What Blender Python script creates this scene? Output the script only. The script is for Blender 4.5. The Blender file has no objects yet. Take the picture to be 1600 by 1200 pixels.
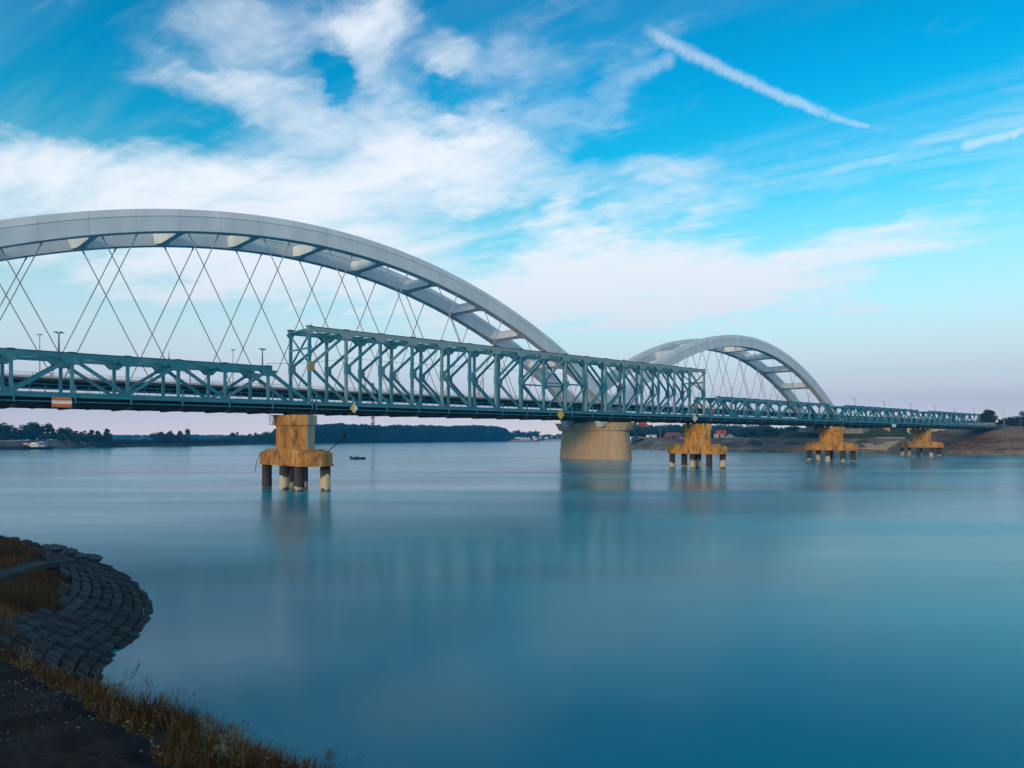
import bpy, math, random
import numpy as np
from mathutils import Vector, Matrix, Quaternion

random.seed(7); RNG = np.random.default_rng(11)
scene = bpy.context.scene
COL = scene.collection
F, HOR, EYE = 1150.0, 683.0, 7.0            # focal length in px of the 1600 px frame, horizon row, eye height over the water
TH = math.atan2(1260.0, F)
S, C = math.sin(TH), math.cos(TH)
ANG = math.atan2(C, S)                       # world angle of the bridge axis
def UN(t, n, z=0.0): return Vector((t*S - n*C, t*C + n*S, z))
def gnd(px, py, z=0.0):                      # point of height z seen at a pixel, used for reading the site plan off the photo
    Y = F*(EYE - z)/(py - HOR); return Vector(((px-800)/F*Y, Y, z))
def at(px, Y, z=0.0): return Vector(((px-800)/F*Y, Y, z))
def zat(py, Y): return EYE + (HOR-py)/F*Y

# ------------------------------------------------------------------ helpers
class MB:
    def __init__(s): s.v=[]; s.f=[]; s.m=[]
    def add(s, vs, fs, mi=0):
        b=len(s.v); s.v += [tuple(v) for v in vs]
        for f in fs: s.f.append(tuple(i+b for i in f)); s.m.append(mi)
    def box(s, x0,x1,y0,y1,z0,z1, mi=0):
        v=[(x,y,z) for z in (z0,z1) for y in (y0,y1) for x in (x0,x1)]
        s.add(v,[(0,2,3,1),(4,5,7,6),(0,1,5,4),(2,6,7,3),(0,4,6,2),(1,3,7,5)],mi)
    def bar(s, p0, p1, w, h, up=(0,0,1), mi=0, w1=None, h1=None):
        p0=Vector(p0); p1=Vector(p1); d=(p1-p0).normalized(); u=Vector(up)
        if abs(d.dot(u))>.98: u=Vector((1,0,0))
        a=d.cross(u).normalized(); b=a.cross(d).normalized()
        w1=w if w1 is None else w1; h1=h if h1 is None else h1
        v=[p0+a*(sx*w/2)+b*(sz*h/2) for sz in (-1,1) for sx in (-1,1)]+[p1+a*(sx*w1/2)+b*(sz*h1/2) for sz in (-1,1) for sx in (-1,1)]
        s.add(v,[(0,1,3,2),(4,6,7,5),(0,4,5,1),(2,3,7,6),(0,2,6,4),(1,5,7,3)],mi)
    def tube(s, path, r, n=8, mi=0, cap=True):
        path=[Vector(p) for p in path]; R=r if isinstance(r,(list,tuple)) else [r]*len(path)
        d0=(path[1]-path[0]).normalized(); u=Vector((0,0,1)) if abs(d0.z)<.9 else Vector((1,0,0))
        rings=[]
        for i,p in enumerate(path):
            d=(path[min(i+1,len(path)-1)]-path[max(i-1,0)]).normalized()
            a=d.cross(u).normalized(); b=a.cross(d)
            rings.append([p+(a*math.cos(2*math.pi*k/n)+b*math.sin(2*math.pi*k/n))*R[i] for k in range(n)])
        vs=[v for r_ in rings for v in r_]; fs=[]
        for i in range(len(path)-1):
            for k in range(n):
                k2=(k+1)%n; fs.append((i*n+k,i*n+k2,(i+1)*n+k2,(i+1)*n+k))
        if cap: fs.append(tuple(range(n))[::-1]); fs.append(tuple((len(path)-1)*n+k for k in range(n)))
        s.add(vs,fs,mi)
    def loft(s, rings, mi=0, closed=True, caps=True, fmi=None):
        n=len(rings[0]); vs=[v for r_ in rings for v in r_]; b=len(s.v); s.v += [tuple(v) for v in vs]
        for i in range(len(rings)-1):
            for k in range(n if closed else n-1):
                k2=(k+1)%n
                s.f.append((b+i*n+k,b+i*n+k2,b+(i+1)*n+k2,b+(i+1)*n+k)); s.m.append(fmi(i,k) if fmi else mi)
        if caps and closed:
            s.f.append(tuple(b+k for k in range(n))[::-1]); s.m.append(mi)
            s.f.append(tuple(b+(len(rings)-1)*n+k for k in range(n))); s.m.append(mi)
    def prism(s, poly, z0, z1, mi=0):
        s.loft([[(x,y,z0) for x,y in poly],[(x,y,z1) for x,y in poly]],mi)
    def mesh(s, name):
        me=bpy.data.meshes.new(name); me.from_pydata(s.v,[],s.f)
        me.polygons.foreach_set('material_index', s.m); me.update(); return me
    def build(s, name, mats, parent=None, loc=(0,0,0), smooth=False, bevel=0, rot=None):
        me=s.mesh(name)
        for m in (mats if isinstance(mats,(list,tuple)) else [mats]): me.materials.append(m)
        return link(name, me, parent, loc, smooth, bevel, rot)
def link(name, me, parent=None, loc=(0,0,0), smooth=False, bevel=0, rot=None):
    o=bpy.data.objects.new(name, me); COL.objects.link(o); o.location=loc
    if rot: o.rotation_euler=rot
    if parent: o.parent=parent
    if smooth: me.polygons.foreach_set('use_smooth',[True]*len(me.polygons))
    if bevel:
        b=o.modifiers.new('bevel','BEVEL'); b.width=bevel; b.segments=2; b.limit_method='ANGLE'
    return o
def npmesh(name, V, Fq, mats, mi=None):       # fast mesh from numpy arrays (quads or triangles)
    me=bpy.data.meshes.new(name); V=np.asarray(V,np.float32); Fq=np.asarray(Fq,np.int32); k=Fq.shape[1]
    me.vertices.add(len(V)); me.vertices.foreach_set('co',V.ravel())
    me.loops.add(Fq.size); me.loops.foreach_set('vertex_index',Fq.ravel())
    me.polygons.add(len(Fq)); me.polygons.foreach_set('loop_start',np.arange(0,Fq.size,k)); 
    for m in (mats if isinstance(mats,(list,tuple)) else [mats]): me.materials.append(m)
    if mi is not None: me.polygons.foreach_set('material_index',np.asarray(mi,np.int32))
    me.update(); me.validate(); return me
def tag(o, label, cat, group=None):
    o['label']=label; o['category']=cat
    if group: o['group']=group
    return o
def struct(o, kind='structure'): o['kind']=kind; return o
def empty(name, loc=(0,0,0), rz=0.0):
    o=bpy.data.objects.new(name,None); COL.objects.link(o); o.location=loc; o.rotation_euler=(0,0,rz); o.empty_display_size=.5; return o
def copy_tree(o, parent=None):
    c=o.copy(); COL.objects.link(c)
    if parent: c.parent=parent
    for ch in list(o.children): copy_tree(ch,c)
    return c
def smooth01(a,b,x):
    t=np.clip((np.asarray(x,float)-a)/(b-a),0,1); return t*t*(3-2*t)

# ------------------------------------------------------------------ materials
class NT:
    def __init__(s, tree): s.t=tree; s.n=tree.nodes; s.l=tree.links
    def node(s, typ, ins=None, **kw):
        n=s.n.new(typ)
        for k,v in kw.items(): setattr(n,k,v)
        for k,v in (ins or {}).items():
            sk=n.inputs[k]
            if hasattr(v,'is_output') or isinstance(v,bpy.types.NodeSocket): s.l.new(v,sk)
            else: sk.default_value=v
        return n
    def math(s, op, a, b=0.0, c=None, clamp=False):
        ins={0:a,1:b}
        if c is not None: ins[2]=c
        return s.node('ShaderNodeMath',ins,operation=op,use_clamp=clamp).outputs[0]
    def noise(s, vec, scale, detail=4, rough=.55, dist=0.0, out='Fac'):
        return s.node('ShaderNodeTexNoise',{'Vector':vec,'Scale':scale,'Detail':detail,'Roughness':rough,'Distortion':dist}).outputs[out]
    def mapping(s, vec, loc=(0,0,0), rot=(0,0,0), scale=(1,1,1), typ='POINT'):
        return s.node('ShaderNodeMapping',{'Vector':vec,'Location':loc,'Rotation':rot,'Scale':scale} if typ!='VECTOR' else {'Vector':vec,'Rotation':rot,'Scale':scale},vector_type=typ).outputs[0]
    def ramp(s, fac, stops, interp='LINEAR'):
        n=s.node('ShaderNodeValToRGB',{'Fac':fac}); cr=n.color_ramp; cr.interpolation=interp
        while len(cr.elements)<len(stops): cr.elements.new(0.5)
        for e,(p,c) in zip(cr.elements,stops):
            e.position=p; e.color=(c if len(c)==4 else (*c,1)) if isinstance(c,(tuple,list)) else (c,c,c,1)
        return n.outputs['Color']
    def mix(s, fac, a, b, blend='MIX'):
        n=s.node('ShaderNodeMix',data_type='RGBA',blend_type=blend)
        for sk,v in ((n.inputs[0],fac),(n.inputs[6],a),(n.inputs[7],b)):
            if isinstance(v,bpy.types.NodeSocket): s.l.new(v,sk)
            else: sk.default_value=v if not isinstance(v,(tuple,list)) or len(v)==4 else (*v,1)
        return n.outputs[2]
    def mrange(s, v, a,b,c=0.0,d=1.0, typ='SMOOTHSTEP'):
        return s.node('ShaderNodeMapRange',{'Value':v,'From Min':a,'From Max':b,'To Min':c,'To Max':d},interpolation_type=typ).outputs[0]
def new_mat(name):
    m=bpy.data.materials.new(name); m.use_nodes=True; nt=NT(m.node_tree); p=m.node_tree.nodes['Principled BSDF']
    return m,nt,p
def simple(name, col, rough=.7, var=.25, scale=1.5, metal=0.0, coord='Object', spec=None):
    m,nt,p=new_mat(name); tc=nt.node('ShaderNodeTexCoord').outputs[coord]
    f=nt.noise(tc,scale,5,.6)
    c=nt.mix(nt.mrange(f,.3,.7),tuple(x*(1-var) for x in col),tuple(min(1,x*(1+var)) for x in col))
    nt.l.new(c,p.inputs['Base Color']); p.inputs['Roughness'].default_value=rough; p.inputs['Metallic'].default_value=metal
    if spec is not None: p.inputs['Specular IOR Level'].default_value=spec
    return m

def mat_teal(name, faded, bias=0.0):
    m,nt,p=new_mat(name); tc=nt.node('ShaderNodeTexCoord').outputs['Object']
    geo=nt.node('ShaderNodeObjectInfo').outputs['Random']
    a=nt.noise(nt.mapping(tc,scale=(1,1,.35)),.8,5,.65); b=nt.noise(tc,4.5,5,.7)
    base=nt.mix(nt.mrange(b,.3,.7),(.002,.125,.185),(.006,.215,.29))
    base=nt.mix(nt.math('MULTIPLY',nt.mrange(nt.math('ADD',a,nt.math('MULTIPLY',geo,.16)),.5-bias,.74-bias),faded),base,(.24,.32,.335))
    rust=nt.mrange(nt.noise(nt.mapping(tc,scale=(1.2,1.2,.6)),2.6,6,.7),.58,.72)
    base=nt.mix(nt.math('MULTIPLY',rust,.55),base,(.11,.06,.03))
    nt.l.new(base,p.inputs['Base Color']); p.inputs['Roughness'].default_value=.55
    return m
M={}
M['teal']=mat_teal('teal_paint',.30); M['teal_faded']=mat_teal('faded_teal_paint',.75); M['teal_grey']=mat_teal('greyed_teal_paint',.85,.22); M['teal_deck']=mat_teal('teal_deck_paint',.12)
M['dark_steel']=simple('dark_steel',(.010,.016,.019),.75,.4,.8)
M['chord_top']=simple('tarred_top_plate',(.03,.05,.055),.8,.3,1.2)

def mat_white_steel():
    m,nt,p=new_mat('pale_grey_steel'); tc=nt.node('ShaderNodeTexCoord').outputs['Object']
    a=nt.noise(nt.mapping(tc,scale=(.3,.3,.12)),.7,4,.6); b=nt.noise(nt.mapping(tc,scale=(1,1,.15)),2.2,5,.7)
    c=nt.mix(nt.mrange(a,.3,.7),(.50,.56,.60),(.62,.67,.71)); c=nt.mix(nt.math('MULTIPLY',nt.mrange(b,.55,.8),.28),c,(.38,.41,.43))
    x_=nt.node('ShaderNodeSeparateXYZ',{0:tc}).outputs[0]
    fr=nt.math('FRACT',nt.math('DIVIDE',x_,7.85)); seam=nt.math('SUBTRACT',1.0,nt.mrange(nt.math('ABSOLUTE',nt.math('SUBTRACT',fr,.5)),.004,.022))
    c=nt.mix(nt.math('MULTIPLY',seam,.30),c,(.26,.28,.30))
    panel=nt.node('ShaderNodeTexWhiteNoise',{'W':nt.math('FLOOR',nt.math('ADD',nt.math('DIVIDE',x_,7.85),.5))},noise_dimensions='1D').outputs[0]
    c=nt.mix(nt.math('MULTIPLY',panel,.12),c,(.44,.48,.51))
    nt.l.new(c,p.inputs['Base Color']); p.inputs['Roughness'].default_value=.55; return m
M['arch']=mat_white_steel()
M['cable']=simple('cable_sheath',(.30,.31,.33),.5,.15)
M['deck_dark']=simple('weathered_girder',(.028,.030,.033),.8,.35,.4)
M['rail_pale']=simple('galvanised_rail',(.42,.44,.46),.5,.2)

def mat_rust_concrete(name, a, b, dark, seed):
    m,nt,p=new_mat(name); tc=nt.node('ShaderNodeTexCoord').outputs['Object']
    v=nt.mapping(tc,loc=(seed,seed*2,0),scale=(1,1,.16))
    rv=nt.node('ShaderNodeVectorMath',{0:v,1:nt.node('ShaderNodeCombineXYZ',{0:nt.math('MULTIPLY',nt.node('ShaderNodeObjectInfo').outputs['Random'],53.)}).outputs[0]},operation='ADD').outputs[0]
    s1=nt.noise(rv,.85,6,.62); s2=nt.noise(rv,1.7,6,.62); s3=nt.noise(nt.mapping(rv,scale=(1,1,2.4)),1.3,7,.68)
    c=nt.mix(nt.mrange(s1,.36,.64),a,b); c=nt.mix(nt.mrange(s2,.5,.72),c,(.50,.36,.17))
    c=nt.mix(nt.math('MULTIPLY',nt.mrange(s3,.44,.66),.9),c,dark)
    f=nt.noise(tc,9,4,.7); c=nt.mix(nt.math('MULTIPLY',nt.mrange(f,.55,.75),.35),c,(.09,.055,.03))
    zz_=nt.node('ShaderNodeSeparateXYZ',{0:tc}).outputs[2]; jl=nt.math('SUBTRACT',1.0,nt.mrange(nt.math('ABSOLUTE',nt.math('SUBTRACT',nt.math('FRACT',nt.math('DIVIDE',zz_,.78)),.5)),.0,.035)); c=nt.mix(nt.math('MULTIPLY',jl,.35),c,(.06,.035,.02))
    drip=nt.mrange(nt.noise(nt.mapping(rv,scale=(2.0,2.0,.25)),1.6,5,.7),.60,.72); c=nt.mix(nt.math('MULTIPLY',drip,.38),c,(.045,.025,.014))
    nt.l.new(c,p.inputs['Base Color']); p.inputs['Roughness'].default_value=.9
    bp=nt.node('ShaderNodeBump',{'Height':f,'Strength':.35,'Distance':.06}); nt.l.new(bp.outputs[0],p.inputs['Normal']); return m
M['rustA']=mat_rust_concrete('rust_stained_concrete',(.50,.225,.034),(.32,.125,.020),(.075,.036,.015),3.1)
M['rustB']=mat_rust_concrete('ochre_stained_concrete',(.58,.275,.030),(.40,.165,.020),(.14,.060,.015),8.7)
def mat_concrete(name, col, line=1.2, warm=None):
    m,nt,p=new_mat(name); tc=nt.node('ShaderNodeTexCoord').outputs['Object']
    z=nt.node('ShaderNodeSeparateXYZ',{0:tc}).outputs[2]
    f=nt.math('FRACT',nt.math('DIVIDE',z,line)); ln=nt.math('SUBTRACT',1.0,nt.mrange(nt.math('ABSOLUTE',nt.math('SUBTRACT',f,.5)),.0,.03))
    a=nt.noise(nt.mapping(tc,scale=(1,1,.35)),.5,6,.6); b=nt.noise(tc,3.5,6,.7)
    w=warm or tuple(x*.72 for x in col)
    c=nt.mix(nt.mrange(a,.36,.66),col,w); c=nt.mix(nt.math('MULTIPLY',nt.mrange(b,.5,.75),.3),c,tuple(x*.5 for x in col))
    c=nt.mix(nt.math('MULTIPLY',ln,.4),c,tuple(x*.45 for x in col))
    nt.l.new(c,p.inputs['Base Color']); p.inputs['Roughness'].default_value=.9
    bp=nt.node('ShaderNodeBump',{'Height':b,'Strength':.25,'Distance':.05}); nt.l.new(bp.outputs[0],p.inputs['Normal']); return m
M['conc_pale']=mat_concrete('pale_formed_concrete',(.46,.39,.31),.75)
M['conc_tan']=mat_concrete('tan_formed_concrete',(.43,.32,.21),1.5,(.37,.25,.135))
M['conc_grey']=mat_concrete('grey_concrete',(.27,.25,.23),2.0)
M['conc_brown']=mat_concrete('brown_concrete',(.22,.16,.11),1.6)
M['conc_ochre']=mat_concrete('ochre_concrete',(.46,.30,.12),2.0)
def mat_pile():
    m,nt,p=new_mat('painted_pile'); tc=nt.node('ShaderNodeTexCoord').outputs['Object']
    z=nt.node('ShaderNodeSeparateXYZ',{0:tc}).outputs[2]; rnd=nt.node('ShaderNodeObjectInfo').outputs['Random']
    f=nt.noise(nt.node('ShaderNodeVectorMath',{0:tc,1:nt.node('ShaderNodeCombineXYZ',{0:nt.math('MULTIPLY',rnd,40.)}).outputs[0]},operation='ADD').outputs[0],1.3,6,.65)
    h=nt.math('ADD',z,nt.math('MULTIPLY',nt.math('SUBTRACT',f,.5),3.0))
    lvl=nt.math('MULTIPLY_ADD',rnd,1.9,.1)
    w=nt.math('MULTIPLY',nt.math('LESS_THAN',h,lvl),nt.math('GREATER_THAN',h,.05))
    g=nt.noise(tc,6,5,.7)
    c=nt.mix(w,nt.mix(g,(.018,.014,.013),(.06,.042,.034)),nt.mix(g,(.36,.27,.14),(.62,.53,.38)))
    nt.l.new(c,p.inputs['Base Color']); p.inputs['Roughness'].default_value=.8; return m
M['pile']=mat_pile()

def mat_leaf(name, a, b):
    m,nt,p=new_mat(name); tc=nt.node('ShaderNodeTexCoord').outputs['Object']; r=nt.node('ShaderNodeObjectInfo').outputs['Random']
    f=nt.noise(tc,.45,4,.7); c=nt.mix(nt.mrange(f,.3,.7),a,b); c=nt.mix(nt.math('MULTIPLY',r,.4),c,tuple(x*1.5 for x in a))
    nt.l.new(c,p.inputs['Base Color']); p.inputs['Roughness'].default_value=.8; p.inputs['Specular IOR Level'].default_value=.15; return m
M['leaf_dark']=mat_leaf('dark_foliage',(.012,.030,.022),(.030,.060,.030))
M['leaf_mid']=mat_leaf('green_foliage',(.025,.062,.028),(.055,.11,.040))
M['leaf_far']=mat_leaf('haze_tinted_foliage',(.006,.036,.052),(.018,.064,.070))  # distance haze put into the leaf colour as a blue-green tint
M['bark']=simple('bark',(.05,.04,.032),.9,.4,3)

def mat_ground(name, stops, scale, rough=.95, detail=8, bump=.4, aniso=(1,1,1)):
    m,nt,p=new_mat(name); tc=nt.node('ShaderNodeTexCoord').outputs['Object']
    f=nt.noise(nt.mapping(tc,scale=aniso),scale,detail,.65); g=nt.noise(tc,scale*9,6,.7)
    c=nt.ramp(nt.mrange(nt.math('ADD',nt.math('MULTIPLY',f,.75),nt.math('MULTIPLY',g,.25)),.32,.68,typ='LINEAR'),stops)
    nt.l.new(c,p.inputs['Base Color']); p.inputs['Roughness'].default_value=rough; p.inputs['Specular IOR Level'].default_value=.12
    bp=nt.node('ShaderNodeBump',{'Height':g,'Strength':bump,'Distance':.05}); nt.l.new(bp.outputs[0],p.inputs['Normal']); return m
M['soil']=mat_ground('dark_soil_and_litter',[(0,(.006,.006,.005)),(.45,(.020,.016,.010)),(.75,(.042,.028,.013)),(1,(.022,.030,.010))],.35)
M['slab']=mat_ground('old_asphalt',[(0,(.002,.0025,.003)),(.45,(.006,.007,.008)),(.62,(.022,.026,.029)),(.70,(.007,.008,.009)),(.85,(.03,.035,.038)),(1,(.10,.115,.12))],3.2,.9,bump=1.0)  # near-black base colour carries the shade lying over the bank
M['kerb']=mat_ground('dark_grey_concrete',[(0,(.030,.034,.037)),(1,(.075,.085,.09))],1.2)  # dark grey concrete, tone varied by noise
M['strip']=mat_ground('grey_concrete_strip',[(0,(.014,.020,.023)),(.6,(.040,.052,.056)),(1,(.065,.078,.08))],1.4)
M['bankearth']=mat_ground('earth_bank',[(0,(.030,.024,.018)),(.36,(.11,.065,.036)),(.55,(.24,.13,.060)),(.72,(.20,.15,.09)),(1,(.05,.08,.025))],.055,aniso=(1,1,2.5),bump=.8)
M['beach']=mat_ground('pale_shore',[(0,(.17,.125,.08)),(1,(.33,.25,.16))],.12)
M['revet']=mat_ground('dark_revetment',[(0,(.04,.034,.03)),(.45,(.11,.09,.07)),(.7,(.19,.155,.12)),(1,(.26,.22,.17))],.09,aniso=(1,1,3),bump=.8)
M['green']=mat_ground('meadow',[(0,(.015,.032,.012)),(.6,(.045,.060,.022)),(1,(.10,.075,.035))],.06)
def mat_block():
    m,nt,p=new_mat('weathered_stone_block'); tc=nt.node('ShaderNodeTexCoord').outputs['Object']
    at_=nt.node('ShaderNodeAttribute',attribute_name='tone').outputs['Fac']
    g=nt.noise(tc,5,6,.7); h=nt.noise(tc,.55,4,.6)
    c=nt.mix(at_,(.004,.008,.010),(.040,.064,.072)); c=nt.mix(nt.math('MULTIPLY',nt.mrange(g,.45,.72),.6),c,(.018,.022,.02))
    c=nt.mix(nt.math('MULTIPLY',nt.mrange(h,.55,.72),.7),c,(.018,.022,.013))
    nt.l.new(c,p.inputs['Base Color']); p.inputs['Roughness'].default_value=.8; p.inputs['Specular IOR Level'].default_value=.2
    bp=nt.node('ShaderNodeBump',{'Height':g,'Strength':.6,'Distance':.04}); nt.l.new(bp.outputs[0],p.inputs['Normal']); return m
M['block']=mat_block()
M['rock']=mat_ground('riprap_stone',[(0,(.02,.028,.034)),(.6,(.065,.085,.10)),(1,(.13,.155,.17))],1.6)
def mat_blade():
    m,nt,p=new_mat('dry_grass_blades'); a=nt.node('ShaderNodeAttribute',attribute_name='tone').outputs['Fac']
    c=nt.ramp(a,[(0,(.016,.022,.007)),(.22,(.050,.034,.010)),(.48,(.125,.050,.011)),(.78,(.19,.085,.020)),(1,(.28,.22,.12))])  # shade over the bank is put into these darkened grass tones
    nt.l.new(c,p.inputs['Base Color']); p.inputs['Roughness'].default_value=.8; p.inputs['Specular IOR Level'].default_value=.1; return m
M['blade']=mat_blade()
M['plume']=simple('reed_plume',(.27,.24,.17),.9,.3,8); M['plume_brown']=simple('brown_seed_head',(.15,.085,.035),.9,.3,8)
M['stem']=simple('reed_stem',(.12,.10,.045),.85,.3,6)
def P(name,col,rough=.5): M[name]=simple(name,col,rough if max(col)>.05 else .95,.12,2.0,spec=.5 if max(col)>.05 else .08)
P('yellow_paint',(.72,.40,.02)); P('white_paint',(.74,.74,.72)); P('orange_paint',(.70,.14,.02)); P('red_paint',(.55,.06,.035)); P('black_paint',(.015,.015,.016))
P('hull_black',(.018,.019,.022)); P('cabin_white',(.68,.66,.62)); P('cabin_blue',(.10,.20,.30)); P('deck_orange',(.50,.22,.06)); P('glass_dark',(.02,.03,.04),.15)
P('pole_grey',(.10,.11,.12)); P('pole_pale',(.32,.33,.34)); P('hull_red',(.30,.06,.05)); P('barge_grey',(.42,.40,.38)); P('roof_red',(.24,.06,.045)); P('stack_red',(.50,.10,.12)); P('stack_white',(.72,.70,.70))

def mat_water():
    m,nt,p=new_mat('river_water'); tc=nt.node('ShaderNodeTexCoord').outputs['Object']
    flow=nt.mapping(tc,rot=(0,0,-(ANG+math.pi/2)),scale=(.012,.06,1))
    f=nt.noise(flow,1.0,5,.55,.4); g=nt.noise(nt.mapping(tc,rot=(0,0,.18),scale=(.006,.03,1)),1.0,4,.55)
    c=nt.mix(nt.mrange(g,.35,.65),(.0,.185,.255),(.0,.305,.405))
    nt.l.new(c,p.inputs['Base Color'])
    st=nt.noise(nt.mapping(nt.mapping(tc,rot=(0,0,.12)),scale=(.005,.05,1)),1.0,6,.55,.5)
    nt.l.new(nt.math('ADD',nt.mrange(f,.3,.7,.12,.20),nt.mrange(st,.40,.75,.0,.055)),p.inputs['Roughness'])
    p.inputs['IOR'].default_value=1.145
    b=nt.noise(nt.mapping(tc,scale=(.5,1.6,1)),1.2,5,.6); b2=nt.noise(nt.mapping(tc,scale=(.02,.10,1)),1.0,3,.5)
    bp=nt.node('ShaderNodeBump',{'Height':nt.math('ADD',nt.math('MULTIPLY',b,.05),nt.math('MULTIPLY',b2,.5)),'Strength':.06,'Distance':.6})
    nt.l.new(bp.outputs[0],p.inputs['Normal']); return m
M['water']=mat_water()

# ------------------------------------------------------------------ camera, sun, sky
cam=bpy.data.cameras.new('camera'); co=bpy.data.objects.new('camera',cam); COL.objects.link(co); scene.camera=co
cam.sensor_width=36; cam.lens=36*F/1600; cam.shift_y=(HOR-600)/1600; cam.clip_start=.1; cam.clip_end=20000
co.location=(0,0,EYE); co.rotation_euler=(math.pi/2,0,0)
sdir=Vector((-.58,-.81,.19)).normalized()
sun=bpy.data.lights.new('sun','SUN'); so=bpy.data.objects.new('sun',sun); COL.objects.link(so)
sun.energy=2.6; sun.angle=math.radians(8.0); sun.color=(1,.68,.40)
so.rotation_euler=(-sdir).to_track_quat('-Z','Y').to_euler()
SUN_EL=math.asin(sdir.z); SUN_AZ=math.atan2(sdir.x,sdir.y)

w=bpy.data.worlds.new('World'); scene.world=w; w.use_nodes=True
nt=NT(w.node_tree); bg=w.node_tree.nodes['Background']
sky=nt.node('ShaderNodeTexSky',sky_type='NISHITA',sun_disc=False,sun_elevation=SUN_EL,sun_rotation=SUN_AZ,altitude=80,air_density=1.0,dust_density=1.0,ozone_density=1.0)
D=nt.node('ShaderNodeTexCoord').outputs['Generated']; xyz=nt.node('ShaderNodeSeparateXYZ',{0:D}).outputs
az=nt.math('ARCTAN2',xyz[0],xyz[1]); el=nt.math('ARCSINE',nt.math('MINIMUM',nt.math('MAXIMUM',xyz[2],-1.0),1.0)); elp=nt.math('MAXIMUM',el,0.0)
AE=nt.node('ShaderNodeCombineXYZ',{0:az,1:el}).outputs[0]
zz=nt.math('ADD',nt.math('MAXIMUM',xyz[2],0.0),.12)
CP=nt.node('ShaderNodeCombineXYZ',{0:nt.math('DIVIDE',xyz[0],zz),1:nt.math('DIVIDE',xyz[1],zz),2:0.0}).outputs[0]   # point of a high cloud layer
def pa(px,py):
    a=math.atan((px-800)/F); return a, math.atan((HOR-py)/F*math.cos(a))
WN=nt.noise(CP,2.6,6,.62,out='Color')
AEW=nt.node('ShaderNodeVectorMath',{0:AE,1:nt.node('ShaderNodeVectorMath',{0:nt.node('ShaderNodeVectorMath',{0:WN,1:(.5,.5,.5)},operation='SUBTRACT').outputs[0],'Scale':.20},operation='SCALE').outputs[0]},operation='ADD').outputs[0]
def blob(px,py,sx,sy,amp,rot=0.0,inner=.15):
    a,e=pa(px,py); v=nt.mapping(AEW,loc=(a,e,0),rot=(0,0,math.radians(rot)),scale=(sx/F,sy/F,1),typ='TEXTURE')
    L=nt.node('ShaderNodeVectorMath',{0:v},operation='LENGTH').outputs['Value']
    return nt.mrange(L,inner,1.0,amp,0.0)
BL=[(430,330,620,150,.85,6),(640,235,420,105,.75,12),(850,275,330,70,.62,-4),(330,130,190,55,.55,-8),(460,140,230,60,.62,-10),(595,55,85,105,.95,0),(560,15,160,40,.45,0),(390,25,110,48,.62,-8),(700,100,70,48,.70,-15),
    (70,290,300,110,.55,0),(500,430,760,150,.70,4),(900,480,620,110,.50,6),(880,345,75,38,.75,20),(940,400,300,60,.55,12),(1040,280,120,55,.62,20),(820,130,120,55,.30,0),(960,130,140,30,.36,35),(1300,410,420,70,.34,10),(1450,340,300,40,.22,12),(700,470,900,120,.50,0),(1150,330,420,100,.42,10),(1200,450,620,120,.36,4),(1380,520,620,150,.50,0)]
NEG=[(515,103,40,48,.65,0),(120,120,230,110,.35,0),(760,170,170,26,.35,10),(690,150,50,30,.45,0),(1330,120,260,90,.4,-25)]
acc=None
for b in BL:
    o_=blob(*b); acc=o_ if acc is None else nt.math('ADD',acc,o_)
for b in NEG: acc=nt.math('SUBTRACT',acc,blob(*b))
warp=nt.noise(CP,1.1,4,.6,out='Color')
CW=nt.node('ShaderNodeVectorMath',{0:CP,1:nt.node('ShaderNodeVectorMath',{0:warp,'Scale':.9},operation='SCALE').outputs[0]},operation='ADD').outputs[0]
CR_=nt.mapping(CW,rot=(0,0,math.radians(38)))
n1=nt.noise(nt.mapping(CR_,scale=(.60,1.5,1)),1.25,9,.58,.25)
n2=nt.noise(nt.mapping(nt.mapping(CP,rot=(0,0,math.radians(33))),scale=(.22,2.4,1)),1.4,9,.62,.8)
n3=nt.noise(nt.mapping(CR_,scale=(.8,2.6,1)),3.4,8,.64,.3)
behind=nt.mrange(nt.math('ABSOLUTE',az),.85,1.5,0.0,.75)  # unseen cloud cover added beside and behind the camera to whiten ambient light
acc=nt.math('ADD',acc,behind)
dens=nt.math('ADD',nt.math('MULTIPLY',acc,.95),nt.math('MULTIPLY',nt.math('SUBTRACT',n1,.5),2.0))
dens=nt.math('ADD',dens,nt.math('MULTIPLY',nt.math('SUBTRACT',n3,.5),1.1))
dens=nt.math('ADD',dens,nt.math('MULTIPLY',nt.math('SUBTRACT',n2,.5),1.5))
dens=nt.mrange(dens,-.12,1.75)
thin=nt.math('MULTIPLY',nt.mrange(n2,.40,.72),nt.mrange(elp,.12,.44,.75,.06))
dens=nt.math('MAXIMUM',dens,thin)
TW=nt.noise(AE,60.0,5,.65,out='Color')
AET=nt.node('ShaderNodeVectorMath',{0:AE,1:nt.node('ShaderNodeVectorMath',{0:nt.node('ShaderNodeVectorMath',{0:TW,1:(.5,.5,.5)},operation='SUBTRACT').outputs[0],'Scale':.008},operation='SCALE').outputs[0]},operation='ADD').outputs[0]
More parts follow.
